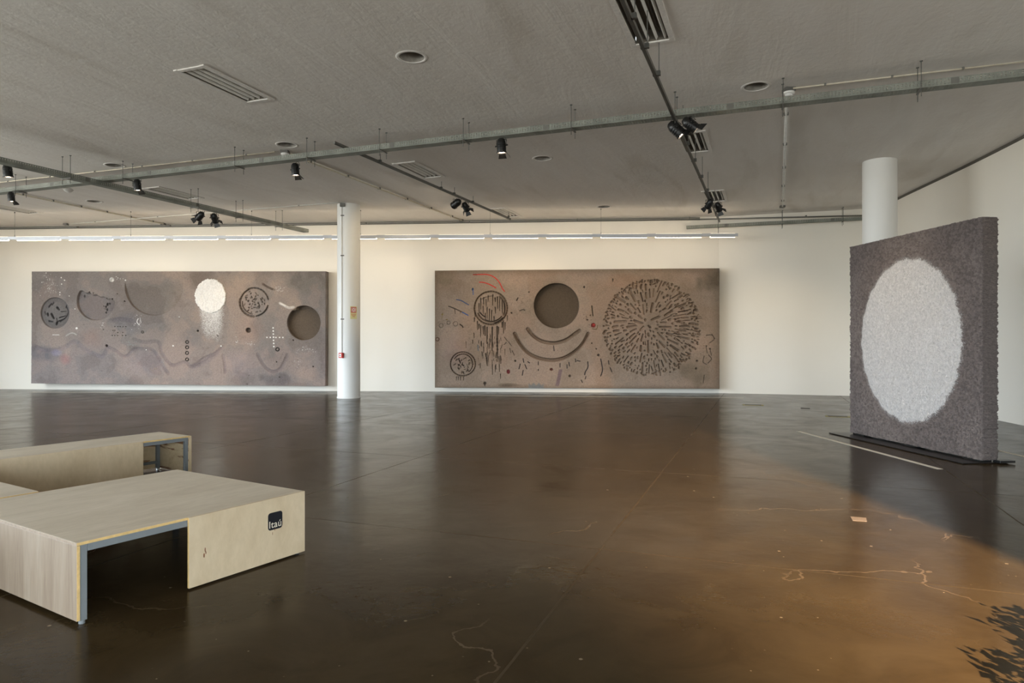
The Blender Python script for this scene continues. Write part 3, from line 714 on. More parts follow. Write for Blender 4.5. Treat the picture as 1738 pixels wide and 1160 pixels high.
# sunburst
SX, SY, SR = 1108.5, 557, 82; ox, oy = 1099, 551
B.ell(SX, SY, SR, SR, .5, 3)
cells = []
tries = 0
while len(cells) < 330 and tries < 30000:
    tries += 1
    a_ = rnd.uniform(0, 2*PI); rr_ = SR*math.sqrt(rnd.random())*.98
    x, y = SX+rr_*math.cos(a_), SY+rr_*math.sin(a_)
    dx, dy = x-ox, y-oy; d = math.hypot(dx, dy)
    if d < 4: continue
    ux, uy = dx/d, dy/d; out = rr_/SR
    L = rnd.uniform(5, 20) if out < .82 else rnd.uniform(0, 5); w_ = rnd.uniform(1.2, 3.0) if out < .85 else rnd.uniform(1.4, 2.6)
    if rnd.random() < .25: L = rnd.uniform(0, 4)
    wv_ = rnd.uniform(-.25,.25); vx, vy = ux*math.cos(wv_)-uy*math.sin(wv_), ux*math.sin(wv_)+uy*math.cos(wv_)
    x2, y2 = x+vx*L, y+vy*L
    if math.hypot(x2-SX, y2-SY) > SR-1: continue
    ok = True
    pts_ = [(x+vx*L*k/4, y+vy*L*k/4) for k in range(5)]
    for (q_, w2) in cells:
        if abs(q_[0][0]-x) > 50 or abs(q_[0][1]-y) > 50: continue
        lim = (w_+w2+.15)**2
        for p_ in pts_:
            for z_ in q_:
                if (p_[0]-z_[0])**2+(p_[1]-z_[1])**2 < lim: ok = False; break
            if not ok: break
        if not ok: break
    if ok: cells.append((pts_, w_))
for pts_, w_ in cells:
    B.cap(*pts_[0], *pts_[-1], w_*.75, w_, rnd.uniform(2.6, 4.6), mulc=(.88,.86,.83), soft=.8)  # groove shade painted into the colour besides the relief
for k in range(120):
    a_ = rnd.uniform(0, 2*PI); rr_ = rnd.uniform(.90, 1.0)*SR; B.ell(SX+rr_*math.cos(a_), SY+rr_*math.sin(a_), rnd.uniform(1.0,2.2), None, 3.4, .8, mulc=(.85,.82,.79))
for k in range(60):
    a_ = rnd.uniform(-.9, .5); rr_ = rnd.uniform(.45, .95)*SR; x, y = SX+rr_*math.cos(a_), SY+rr_*math.sin(a_); L = rnd.uniform(4,12)
    B.cap(x, y, x+L*math.cos(a_+.2), y+L*math.sin(a_+.2), .6, .4, 1.6, mulc=(.55,.5,.46))
# dots, red marks, drips
for x, y, r_ in [(995,488,1.9),(1005.5,536,1.4),(1000.5,543.5,1.6),(1008,583.5,1.4),(1015.5,593,1.3),(1019,603.5,2.2),(901,496,1.4),(871,531.5,1.6),(877.5,613.5,1.9),(939.5,628,2.6),(970.5,639,2.4),(825,652,2.8),(999,527,0),(1184,613,1.9),(1182.5,626,1.9),(1199.5,588.5,1.3),(1205.5,593,1.6),(1213,576,1.2),(1200,570.5,.9),(1209,569,1)]:
    if r_: B.ell(x, y, r_, r_, 2.4, .6, color=DK, a=.85)
B.ell(1010.5,553,4.2,4.2,1.2,.8,color=(.18,.035,.03),wob=.6); B.ell(1011.5,552,2.4,2,1,.6,color=(.36,.05,.04)); B.ell(865.5,632,3.2,4,1.2,.8,color=(.17,.04,.04)); B.ell(939,628,3,2.4,1.2,.7,color=(.12,.03,.025),a=.7)
B.pl([(1009,559),(1016,559.5),(1018,553)], .5, .8, color=(.12,.09,.03), a=.8); B.cap(1043.5,475,1043.5,479,1.2,.5,2.2,color=DK)
B.pl([(1008,520),(1009,528),(1010,537)], .9, 1.6, color=DK)
for pts_ in [[(1001,615),(1001.5,624),(997,632),(996,637)],[(1023,610),(1025,620),(1026,630),(1023,639)],[(1036,613),(1037,619)],[(1039,625),(1042,632)],[(998,640),(997,644)],[(990,646),(992,650)],[(891,610),(892,616)],[(886,619),(884,627)],[(894,620),(897,627)],[(891,630),(889.5,638)],[(899,615),(902,617)],[(954,618),(954,624)],[(966,620),(966,626)],[(969,616),(970,622)],[(917,615),(917,620)],[(917,628),(917,630)],[(943,588),(944,596)],[(980,610),(981,615)],[(983,613),(988,614)]]: B.pl(pts_, .75, 1.6, color=(.035,.035,.045), a=.85)
B.cap(825,652,825,657,1,.5,1,color=DK)
for pts_ in [[(1200,570),(1209,570),(1213,576)],[(1205,583),(1212,578)],[(1199,590),(1201,600)],[(1206,595),(1208,604)],[(1196,605),(1194,615),(1200,619)],[(1203,603),(1208,610),(1202,617)],[(1196,637),(1194.5,650)]]: B.pl(pts_, .55, 1.2, color=DK, a=.75)
splat(B, 890, 515, 7, 10, 60, c_=DK, a=.55, dep=.8, r1=.8); splat(B, 1000, 540, 4, 8, 26, c_=DK, a=.5, dep=.8); splat(B, 1015, 495, 6, 7, 40, c_=DK, a=.3, dep=.5, r1=.5); splat(B, 1200, 600, 6, 14, 26, c_=DK, a=.5, dep=.6)
splat(B, 792, 527, 5, 6, 22, c_=(.42,.26,.09), a=.5, dep=0); splat(B, 866, 500, 5, 12, 20, c_=DK, a=.25, dep=.3); splat(B, 960, 598, 10, 4, 16, c_=DK, a=.4, dep=.5)
B.pl([(885,528),(890,526),(894,527)], .7, 1.4, color=DK, a=.8); B.pl([(880,510),(882,506)], 1, 1.8, color=DK)
# purple and grey patches
W = B.win(940, 966, 624, 660); X_, Y_ = B.X[W], B.Y[W]; m_ = sstep(0,2,X_-(945+(656-Y_)*.22))*sstep(0,2,(958-(Y_-634)*.22)-X_)*sstep(627,629,Y_)*(1-sstep(655,657,Y_)); B.paint(W, m_*.75, (.16,.105,.125))
W = B.win(898, 930, 648, 662); X_, Y_ = B.X[W], B.Y[W]; m_ = sstep(652,654.5,Y_+2*np.sin(X_*.7))*sstep(899,902,X_)*(1-sstep(924,928,X_)); B.paint(W, m_*.75, (.17,.185,.19))
B.H[0] = B.H[-1] = 0

r_ = empty('relief_panel', (0,0,0), 0, 'long brown relief panel with red arcs, deep bowl and carved sunburst disc', 'artwork', 'large relief panels')
O, U, V, Nn = panel_frame(738, 21.95, .142, 3.92, 1221, 21.3, .165, 3.925)
r_.location = O+U/2+V; off = Vector(r_.location)
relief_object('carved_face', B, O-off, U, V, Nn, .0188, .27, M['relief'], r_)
back_frame(O-off, U, V, Nn, .27, r_)

# ---- panel C (freestanding)
PL = fl(1443, 738); PR = fl(1667, 787.5)
CH0, CH1 = .042, 3.265
uC = (PR-PL).normalized(); nC = Vector((uC.y, -uC.x, 0))
if nC.x > 0: nC = -nC
Wc = (PR-PL).length
def s_of(px):
    k = (px-CX)/F   # X = k*Y
    return (k*PL.y-PL.x)/(uC.x-k*uC.y)
sl, sr = s_of(1462), s_of(1634); sc = (sl+sr)/2; rs = (sr-sl)/2
sm_ = s_of(1545); Ym = PL.y+uC.y*sm_
zt = EYE-(438-HY)/F*Ym; zb = EYE-(719-HY)/F*Ym; zc = (zt+zb)/2; rz_ = (zt-zb)/2
print('panelC width', Wc, 'circle', sc, rs, zc, rz_)
Cc = Art(0, Wc, CH1, CH0, 520, 580, (.285,.240,.222), 4)
n1 = vnoise(Cc.nx, Cc.ny, 4, 41, 4); n2 = vnoise(Cc.nx, Cc.ny, 105, 42, 2); n3 = vnoise(Cc.nx, Cc.ny, 240, 43, 1); full = (slice(0, Cc.ny), slice(0, Cc.nx))
Cc.mul(full, sstep(.45,.65,n1), (.86,.86,.87)); Cc.mul(full, sstep(.48,.62,n2), (1.14,1.13,1.13)); Cc.mul(full, 1-sstep(.34,.48,n2), (.84,.83,.84))
blob(Cc, Wc-.3, CH1-.35, .75, .55, (.66,.68,.72), n1); blob(Cc, .35, CH1-.3, .5, .5, (.72,.74,.78), n1); blob(Cc, Wc*.4, CH1-.25, .6, .2, (1.15,.98,.88), n1)
d = np.hypot((Cc.X-sc)/rs, (Cc.Y-zc)/rz_); th = np.arctan2(Cc.Y-zc, Cc.X-sc)
d = d+.006*np.sin(th*31)+.007*np.sin(th*17+1)+.03*(n3-.5)+.035*(n2-.5)
m_ = 1-sstep(.975, 1.0, d)
m2 = (1-sstep(1.0, 1.035, d))*(rng.random(d.shape) < .35)
wcol = np.array((.84,.81,.80))[None, None]*(1+.16*(n3-.5)[..., None]+.22*(n2-.5)[..., None]+.10*(n1-.5)[..., None])
Cc.C = Cc.C*(1-m_[..., None])+wcol*m_[..., None]; Cc.C = Cc.C*(1-.6*m2[..., None])+wcol*.6*m2[..., None]
Cc.H += ((n3-.5)*.022+(n2-.5)*.030)*(1-.6*m_)+m_*.006
r_ = empty('freestanding_relief_panel', (PL+PR)/2+Vector((0,0,CH0)), 0, 'thick freestanding grey fibre block painted with a large white oval, standing at right', 'artwork', 'large relief panels')
off = Vector(r_.location)
relief_object('painted_block', Cc, PL+Vector((0,0,CH1))-off, uC*Wc, Vector((0,0,-(CH1-CH0))), nC, 1.0, .225, M['fibre'], r_, rough_edge=.007)
m = MB(); rC = Matrix((nC.cross(Vector((0,0,1))), nC, Vector((0,0,1)))).transposed()
r_ = empty('steel_base_plate', (PL+PR)/2-nC*.1, math.atan2(uC.y, uC.x), 'black steel plate on the floor under the freestanding oval panel', 'base plate')
sgn = 1 if (Matrix.Rotation(math.atan2(uC.y,uC.x),3,'Z') @ Vector((0,1,0))).dot(nC) > 0 else -1
m.box((-.08, sgn*.06, .010), (Wc+.18, .66, .014), bevel=.004); m.build('plate', M['blackplate'], r_)
for x in (-Wc/2+.2, 0, Wc/2-.2):
    mm = MB(); mm.box((x, sgn*.0, .023), (.3,.16,.018)); mm.build('spacer', M['lampblack'], r_)
mm = MB(); mm.box((Wc/2+.02, -sgn*.2, .03), (.12,.22,.03), bevel=.004); mm.build('foot', M['lampblack'], r_)

# ------------------------------------------------------------------ benches
d1 = Vector((.533,.846,0)).normalized(); d2 = Vector((-d1.y, d1.x, 0))
BH = .47
def bench(name_label, corner, L1, L2, front_open, logo=False, inner=False, group='plywood benches'):
    """corner: near right-hand end of the long front; local x = d1 (front), local y = d2 (away)"""
    ang = math.atan2(d1.y, d1.x)
    r = empty('plywood_bench', corner, ang, name_label, 'bench', group)
    th = .018; tw = .04; g0 = .025
    def pan(nm, c_, s_, mat, edge=None, par=r):
        m = MB(); m.box(c_, s_, bevel=.0015); o = m.build(nm, mat, par); return o
    top = pan('top_panel', (L1/2, L2/2, BH-th/2), (L1, L2, th), M['ply_top'])
    e = MB(); e.box((L1/2, -.0006, BH-th/2), (L1-.002, .0016, th-.002)); e.build('plywood_edge', M['ply_edge'], top)
    e = MB(); e.box((-.0006, L2/2, BH-th/2), (.0016, L2-.002, th-.002)); e.build('plywood_edge', M['ply_edge_brown'], top)
    # end panels
    a_ = pan('end_panel', (th/2, L2/2, (BH-th+g0)/2), (th, L2, BH-th-g0-.001), M['ply_end_shaded'])
    e = MB(); e.box((th/2, -.0006, (BH-th+g0)/2), (th-.002, .0016, BH-th-g0-.004)); e.build('plywood_edge', M['ply_edge'], a_)
    b_ = pan('end_panel', (L1-th/2, L2/2, (BH-th+g0)/2), (th, L2, BH-th-g0-.001), M['ply_in'] if inner else M['ply_side'])
    e = MB(); e.box((L1-th/2, -.0006, (BH-th+g0)/2), (th-.002, .0016, BH-th-g0-.004)); e.build('plywood_edge', M['ply_side'], b_)
    x0, x1 = front_open
    return r, th, tw, g0
def tubes(r, L1, L2, th, tw, low=False):
    z1 = BH-th-.001; i0 = th+.001
    for x in (i0+tw/2, L1-i0-tw/2):
        for y in (tw/2+.004, L2-tw/2-th-.004):
            m = MB(); m.box((x, y, (z1+.02)/2), (tw, tw, z1-.02), bevel=.002); lg = m.build('leg', M['steel'], r)
            m = MB(); m.tube((x, y, 0), (x, y, .024), .017); m.build('glide', M['glide'] if low else M['steel'], lg)
        m = MB(); m.box((x, L2/2, z1-tw/2), (tw, L2-2*tw-th-.02, tw)); m.build('rail', M['steel'], r)
    for y in (tw/2+.004, L2-tw/2-th-.004):
        m = MB(); m.box((L1/2, y, z1-tw/2), (L1-2*i0-2*tw-.002, tw, tw)); m.build('rail', M['steel'], r)
    if low:
        m = MB(); m.box((L1/2, L2-tw/2-th-.004, .10), (L1-2*i0-2*tw-.002, tw*.8, tw*.8)); m.build('rail', M['steel'], r)
NC = Vector((-2.453, 3.844, 0))
L1 = 1.608; L2 = 1.64
r1, th, tw, g0 = bench('wide low plywood bench in the foreground with a black logo sticker', NC, L1, L2, (0,.667), True)
tubes(r1, L1, L2, th, tw)
xs = .667
m = MB(); m.box(((xs+L1)/2+.002, -th/2-.001, (BH+.012)/2-.0003), (L1-xs+.004, th, BH-.0126), bevel=.002); fp = m.build('front_panel', M['ply_side'], r1)
m = MB(); m.box((xs+.0002, -th/2-.001, (BH+.012)/2-.0003), (.0016, th-.003, BH-.018)); m.build('plywood_edge', M['ply_edge'], fp)
for (x, z, w, h) in [(.78,.235,.007,.030),(.772,.20,.010,.030),(1.335,.245,.004,.028),(1.315,.215,.003,.022),(.785,.215,.006,.02)]:
    m = MB(); m.lathe([(0,0),(.5,0),(.5,.0012),(0,.0012)], 14, Matrix.Translation((x, -th-.001, z)) @ Matrix.Diagonal((w,1,h,1)) @ Matrix.Rotation(PI/2,4,'X')); m.build('knot_mark', M['knot'], fp)
m = MB(); m.box((L1/2, L2-th/2-.001, (BH-th+g0)/2), (L1-2*th-.004, th, BH-th-g0-.002)); m.build('back_panel', M['ply_in'], r1)
# the sticker on the front panel
lx0, lx1 = None, None
def front_x(px):      # distance along the bench front at a pixel column
    k = (px-CX)/F; return (k*NC.y-NC.x)/(d1.x-k*d1.y)
xa, xb = front_x(452), front_x(476.2); Yp = NC.y+d1.y*(xa+xb)/2
Ya = NC.y+d1.y*xa
z_top = EYE-(872-HY)/F*Ya; z_bot = EYE-(901.5-HY)/F*Ya
lw, lh = xb-xa, z_top-z_bot; print('logo', xa, xb, z_top, z_bot)
def rrect(m, cx, cz, w, h, r, y, t_):
    pts = []
    for (sx, sz, a0) in ((1,1,0),(-1,1,90),(-1,-1,180),(1,-1,270)):
        for k in range(7):
            a_ = math.radians(a0+15*k); pts.append((cx+sx*(w/2-r)+r*math.cos(a_), y, cz+sz*(h/2-r)+r*math.sin(a_)))
    f_ = m.bm.faces.new([m.bm.verts.new(q) for q in pts]); e = bmesh.ops.extrude_face_region(m.bm, geom=[f_]); bmesh.ops.translate(m.bm, vec=(0,t_,0), verts=[v_ for v_ in e['geom'] if isinstance(v_, bmesh.types.BMVert)])
m = MB(); rrect(m, (xa+xb)/2, (z_top+z_bot)/2, lw, lh, lw*.17, -th-.001, -.0012); lg = m.build('logo_sticker', M['black'], fp); lg['label'] = 'black rounded square logo sticker'
tc = bpy.data.curves.new('t', 'FONT'); tc.body = 'Ita\u00fa'; tc.align_x = 'CENTER'; tc.size = 1; tc.offset = .008; tc.space_character = 1.06
to = bpy.data.objects.new('t', tc); col.objects.link(to); bpy.context.view_layer.update()
tm = bpy.data.meshes.new_from_object(to.evaluated_get(bpy.context.evaluated_depsgraph_get())); bpy.data.objects.remove(to)
xs_ = [v_.co.x for v_ in tm.vertices]; ys_ = [v_.co.y for v_ in tm.vertices]; w_ = max(xs_)-min(xs_); sx_ = lw*.84/w_; sz_ = lh*.40/(max(ys_)-min(ys_))
for v_ in tm.vertices:
    x, y = v_.co.x, v_.co.y
    v_.co = ((xa+xb)/2+(x-(max(xs_)+min(xs_))/2)*sx_, -th-.0026, z_bot+lh*.115+(y-min(ys_))*sz_)
tm.materials.clear(); tm.materials.append(M['letter']); lo = bpy.data.objects.new('lettering', tm); col.objects.link(lo); lo.parent = r1; lo['label'] = 'pale lettering reading Itaú'
# back bench
R2 = Vector((-3.91, 8.28, 0)); Lb = 3.4; Db = .66
r2, *_ = bench('long narrow plywood bench at the back with an open right end', R2-d1*Lb, Lb, Db, (Lb-.58, Lb), inner=True)
tubes(r2, Lb, Db, th, tw, True)
m = MB(); m.box(((Lb-.579)/2, -th/2-.001, (BH+.012)/2-.0003), (Lb-.579, th, BH-.0126), bevel=.002); m.build('front_panel', M['ply_side'], r2)
m = MB(); m.box((Lb/2, Db-th/2-.001, (BH-th+g0)/2), (Lb-2*th-.004, th, BH-th-g0-.002)); m.build('back_panel', M['ply_in'], r2)
m = MB(); m.box((Lb+.009, Db/2-.004, BH/2+.004), (.016, Db+.008, BH-.012)); m.build('end_cladding', M['ply_side'], r2)
# third bench, between the two
PB = fl(0,0) if False else None
B3 = Vector((-3.587, 5.18, 0))+d2*.012 - d1*1.62
r3, *_ = bench('plywood bench cut by the left edge of the photo between the other two benches', B3, 1.62, 1.62, (0,0))
tubes(r3, 1.62, 1.62, th, tw)
m = MB(); m.box((1.62/2, 1.62-th/2-.001, (BH-th+g0)/2), (1.62-2*th-.004, th, BH-th-g0-.002)); m.build('back_panel', M['ply_in'], r3)

# ------------------------------------------------------------------ cable trays
def perf(a_, d_, h_, L, H, rows, pitch, slot, hole, nm, parent, off0=0.0):
    a_ = np.array(a_); d_ = np.array(d_); h_ = np.array(h_)
    n = int(L/pitch); xs = [0.0]
    for k in range(n): xs += [k*pitch+pitch-slot, (k+1)*pitch]
    xs = np.array(xs)*L/(n*pitch)
    gap = (H-rows*hole)/(rows+1); ys = [0.0]
    for k in range(rows): ys += [gap*(k+1)+hole*k, (gap+hole)*(k+1)]
    ys.append(H)
    nx, ny = len(xs), len(ys)
    P_ = a_+xs[None, :, None]*d_+np.array(ys)[:, None, None]*h_
    idx = np.arange(nx*ny).reshape(ny, nx); fs = []
    for j in range(ny-1):
        if j % 2 == 0: cols_ = range(0, nx-1)
        else: cols_ = range(0, nx-1, 2)
        for i in cols_: fs.append((idx[j, i], idx[j, i+1], idx[j+1, i+1], idx[j+1, i]))
    return P_.reshape(-1, 3), fs
def tray(a_, b_, label, hang, w=.20, h=.095, zt=5.32):
    a_ = Vector((a_[0], a_[1], zt)); b_ = Vector((b_[0], b_[1], zt)); d_ = (b_-a_).normalized(); L = (b_-a_).length
    n = Vector((-d_.y, d_.x, 0)); n = n if n.y > 0 or abs(n.y) < .1 else -n
    r = empty('cable_tray', a_, 0, label, 'cable tray', 'perforated cable trays')
    parts = []
    for nm, o_, hv, H, rows, hole in (('side_wall', Vector((0,0,0)), Vector((0,0,-1)), h, 3, .009), ('side_wall', n*w, Vector((0,0,-1)), h, 3, .009), ('bottom_sheet', Vector((0,0,-h)), n, w, 5, .008)):
        V_, fs = perf(o_, d_, hv, L, H, rows, .048, .022, hole, nm, r)
        o = raw(nm, V_, fs, M['tray'], r); md = o.modifiers.new('s', 'SOLIDIFY'); md.thickness = .002
    m = MB()
    for s in (0, 1): m.bar(n*w*s, n*w*s+d_*L, .012, .006)
    m.build('rim', M['tray'], r)
    k = 1.2
    while k < L:
        m = MB(); m.bar(d_*k-n*.01+Vector((0,0,-h/2)), d_*k-n*.01+Vector((0,0,-h/2))+d_*.001, .004, h); m.bm.clear()
        m.box(d_*k-n*.003+Vector((0,0,-h/2)), (.004,.10,h*.9), d_.to_track_quat('Y','Z').to_matrix()); m.build('splice_plate', M['track'], r); k += 3.0
    for px in hang:
        # hangers: a cross bar under the tray and two rods to the ceiling
        kk = (px-CX)/F; s = (kk*a_.y-a_.x)/(d_.x-kk*d_.y)
        if s < .05 or s > L-.05: continue
        m = MB(); m.bar(d_*s-n*.05+Vector((0,0,-h-.012)), d_*s+n*(w+.05)+Vector((0,0,-h-.012)), .03, .016)
        m.build('cross_bar', M['track'], r)
        for q_ in (-.025, w+.025):
            m = MB(); m.tube(d_*s+n*q_+Vector((0,0,-h-.13)), d_*s+n*q_+Vector((0,0,CEIL-zt)), .0055, 6); m.tube(d_*s+n*q_+Vector((0,0,CEIL-zt-.012)), d_*s+n*q_+Vector((0,0,CEIL-zt-.001)), .02, 8)
            m.build('hanger_rod', M['rod'], r)
    return r
ta = ce(-60, 324, 5.32); tb = ce(1738, 117, 5.32); td = (tb-ta).normalized()
ta = ce(160, 302.5, 5.32)-td*8.5; tb2 = tb+td*.0
wall_hit = Vector(tb)+td*1.2
tray(ta, wall_hit, 'longest perforated cable tray crossing the whole photo from left to upper right', (28, 210, 400, 522, 645, 787, 970, 1146, 1329, 1563))
t2a = ce(-40, 257, 5.222); t2b = ce(524, 389.5, 5.222); t2d = (t2b-t2a).normalized()
tray(t2a-t2d*5.0, t2b, 'perforated cable tray at left running from the left edge towards the back wall', (118, 335, 411, 478), zt=5.222)
zt3 = 5.29; t3a = on_z(1165, 383.5, zt3); t3b = on_z(1472, 367.5, zt3)
print('t3', t3a, t3b)
tray(t3a, t3b, 'short far cable tray beside the right column near the back wall', (1219, 1328, 1431), zt=zt3, w=.15, h=.085)

# ------------------------------------------------------------------ lighting tracks
def track(a_, b_, label, clamps, zt=5.20):
    a_ = Vector(a_); b_ = Vector(b_); d_ = (b_-a_).normalized(); L = (b_-a_).length
    r = empty('lighting_track', a_, 0, label, 'lighting track', 'lighting tracks')
    m = MB(); m.bar((0,0,0), d_*L, .045, .05); m.build('rail', M['track'], r)
    m = MB(); m.bar(Vector((0,0,-.028)), d_*L+Vector((0,0,-.028)), .02, .008); m.build('slot', M['rod'], r)
    for s in clamps:
        if s > L: continue
        m = MB(); m.tube(d_*s+DC*.05, d_*s+DC*.05+Vector((0,0,CEIL-a_.z-.001)), .006, 6); m.build('hanger_rod', M['rod'], r)
        m = MB(); m.box(d_*s+DC*.02+Vector((0,0,.005)), (.10,.05,.06), Matrix.Rotation(math.radians(69)-PI/2,3,'Z')); m.build('clamp', M['rod'], r)
    return r
zA = 5.17; zB = 5.34
A1 = on_z(1221, 376, zA); A0_ = on_z(1057, 0, zA); dA = (A1-A0_).normalized(); A0_ = A0_-dA*2.5
track(A0_, A1, 'dark lighting track from the top edge of the photo down to the short far tray', (1.0, 2.9, 3.7, 4.6, 7.2, 8.0, 9.2, 10.6, 12, 14))
B0_ = on_z(567, 242, zB+.09); B1_ = on_z(866, 372, zB+.09)
# the middle track lies on top of the long tray
track(B0_, B1_, 'lighting track starting above the long tray and running past the paired spotlights in the middle', (1.5, 4.2, 4.9, 6.0, 8.5), zB)

# ------------------------------------------------------------------ spotlights
def make_spot(kind):
    """local: yoke top at origin, lamp aims down (-Z); z extent about .38"""
    r = empty('spotlight')
    m = MB(); m.lathe([(0,.0),(.030,0),(.045,-.012),(.062,-.05),(.066,-.06),(.066,-.20),(.074,-.205),(.074,-.222),(.058,-.222),(.052,-.19),(.0,-.18)], 28)
    return r
def spot(loc, aim, label, doors=0, yoke_z=.09, s=1.0, power=0, size=60, blend=.6, group='black spotlights', lens_e=None):
    """loc: centre of the can's pivot; aim: unit direction of the beam"""
    loc = Vector(loc); aim = Vector(aim).normalized()
    r = empty('spotlight', loc+Vector((0,0,yoke_z+.02)), 0, label, 'spotlight', group)
    base = Vector((0,0,-(yoke_z+.02)))
    Rm = (-aim).to_track_quat('Z','Y').to_matrix().to_4x4()
    T_ = Matrix.Translation(base) @ Rm @ Matrix.Scale(s, 4)
    m = MB(); m.lathe([(0,.105),(.030,.105),(.048,.09),(.064,.055),(.066,.05),(.066,-.085),(.073,-.088),(.073,-.105),(.062,-.105),(.058,-.06),(.0,-.05)], 28, T_)
    for k in range(3): m.lathe([(.067,.03-.03*k),(.070,.027-.03*k),(.070,.020-.03*k),(.067,.017-.03*k)], 28, T_)
    m.build('housing', M['lampblack'], r, True, .6)
    m = MB(); m.lathe([(0,-.098),(.035,-.096),(.056,-.086),(.056,-.07),(0,-.07)], 24, T_); m.build('lens', M['lens'], r, True)
    # yoke
    ax = (Rm @ Vector((1,0,0))).to_3d(); ax.z = 0
    if ax.length < .2: ax = Vector((1,0,0))
    ax.normalize(); m = MB(); q = .082*s
    m.bar(base+ax*q, base+ax*q+Vector((0,0,yoke_z)), .006, .022); m.bar(base-ax*q, base-ax*q+Vector((0,0,yoke_z)), .006, .022)
    m.bar(base-ax*(q+.003)+Vector((0,0,yoke_z)), base+ax*(q+.003)+Vector((0,0,yoke_z)), .022, .006)
    m.tube(base+ax*(q-.014), base+ax*(q+.022), .014, 10); m.tube(base-ax*(q-.014), base-ax*(q+.022), .014, 10)
    m.tube(base+Vector((0,0,yoke_z)), base+Vector((0,0,yoke_z+.03)), .012, 8)
    m.build('yoke', M['lampblack'], r)
    cpts = [T_ @ Vector((0,.0,.10)), T_ @ Vector((.0,.03,.13))+Vector((.05,0,.0)), base+Vector((.09,0,yoke_z-.02)), base+Vector((.04,0,yoke_z+.03))]
    m = MB(); m.path([Vector(v) for v in cr([Vector(c_) for c_ in cpts], 4)], .004, 6); m.build('cable', M['rod'], r)
    for k in range(doors):
        a_ = k*PI/2+.4; rot = Matrix.Rotation(a_, 4, 'Z'); m = MB()
        t0 = Matrix.Translation((.070,0,-.105)) @ Matrix.Rotation(math.radians(-38), 4, 'Y')
        m.bm.faces.new([m.bm.verts.new((T_ @ rot @ t0) @ Vector(v)) for v in ((0,-.045,0),(0,.045,0),(0,.062,-.08),(0,-.062,-.08))])
        e = bmesh.ops.extrude_face_region(m.bm, geom=m.bm.faces[:]); nn_ = ((T_ @ rot @ t0).to_3x3() @ Vector((1,0,0)))
        bmesh.ops.translate(m.bm, vec=nn_*.003, verts=[v_ for v_ in e['geom'] if isinstance(v_, bmesh.types.BMVert)])
        m.build('barn_door', M['lampblack'], r)
    if power:
        L_ = bpy.data.lights.new('beam', 'SPOT'); L_.energy = power; L_.spot_size = math.radians(size); L_.spot_blend = blend; L_.shadow_soft_size = .05; L_.color = (1.0,.78,.50)
        lo = bpy.data.objects.new('beam', L_); col.objects.link(lo); lo.parent = r
        lo.matrix_local = Matrix.Translation(base+aim*.13*s) @ Rm
    return r
down = Vector((0.05,.1,-1))
def under(px, py, z): return on_z(px, py, z)
wp = lambda px, py, Y: at(px, py, Y)
spot(under(13,290,5.06), down, 'black downlight hanging at the far left edge under the near end of the left tray', 0, .10, 1.25, 15, 70)
spot(under(19,334,5.06), down, 'black downlight at the left edge hanging under the long tray', 2, .09, 1.1, 15, 70)
spot(under(233,314,5.06), down, 'black downlight under the long tray just right of where the two trays cross', 2, .09, 1.15, 15, 70)
spot(under(501,287.5,5.06), down, 'black downlight with side flaps under the long tray above the white column', 2, .09, 1.15, 15, 70)
spot(under(851,247.5,5.05), down, 'single black downlight under the long tray in the middle of the photo', 2, .10, 1.2, 15, 70)
def aimed(px, py, z, tx, ty, tY, *a_, **k_):
    L_ = under(px, py, z); return spot(L_, wp(tx, ty, tY)-L_, *a_, **k_)
aimed(1147,219,5.03, 1545,590,10.4, 'left one of two large black spotlights where dark track crosses long tray', 2, .09, 1.35, 110, 44, .9)
aimed(1171,211,5.03, 1545,500,10.4, 'right one of two large black spotlights where dark track crosses long tray', 1, .09, 1.25, 60, 50, .9)
aimed(340,366.5,5.06, 180,560,22.6, 'left one of the two barn door spotlights under the left tray', 4, .10, 1.3, 80, 60)
aimed(364,370,5.06, 430,560,22.4, 'right one of the two barn door spotlights under the left tray', 4, .10, 1.3, 130, 60)
aimed(775,345,5.17, 560,520,22.3, 'black spotlight tilted to the left, paired on the middle track', 1, .09, 1.35, 110, 60)
aimed(790,351,5.15, 900,560,21.9, 'barn door spotlight on the right of the pair on the middle track', 4, .10, 1.2, 130, 60)
aimed(1204,346,5.04, 1090,580,21.4, 'left one of the far barn door spotlights clustered near the end of the right track', 4, .09, 1.15, 110, 60)
aimed(1219,351,5.02, 1340,660,21.3, 'right one of the far barn door spotlights clustered near the end of the right track', 4, .09, 1.15, 150, 66, .9)

# ------------------------------------------------------------------ suspended wall washer
def lin(px): return 20.9+(20.25-20.9)*(px/1250)
la = at(-160, 405.5, lin(-160)); lb_ = at(1252, 399.5, lin(1252)); lb_.z = la.z = 4.80
r_ = empty('suspended_linear_light', la, 0, 'long thin aluminium light bar hung on wires in front of the back wall', 'light fitting')
dl = (lb_-la); Ll = dl.length; dln = dl.normalized()
m = MB(); m.bar(Vector((0,0,0)), dl, .07, .085); m.build('housing', M['alu'], r_)
seg = 1.62; k = .25
i = 0
while k < Ll-.6:
    L_ = min(1.36, Ll-k-.08)
    m = MB(); wn = Vector((-dln.y, dln.x, 0)); ctr = dln*(k+L_/2)+wn*.028+Vector((0,0,-.052)); fz = (wn*.85+Vector((0,0,-.5))).normalized()
    m.box(ctr, (.045, L_, .008), Matrix((fz.cross(dln)*-1, dln, fz)).transposed()); m.build('diffuser', M['led'], r_)
    m = MB(); m.bar(dln*k+wn*-.012+Vector((0,0,-.056)), dln*(k+L_)+wn*-.012+Vector((0,0,-.056)), .004, .030); m.build('shield', M['alu'], r_)
    m = MB(); m.bar(dln*k+Vector((0,0,.0445)), dln*(k+L_)+Vector((0,0,.0445)), .045, .003); m.build('uplight_diffuser', M['led_up'], r_); k += seg
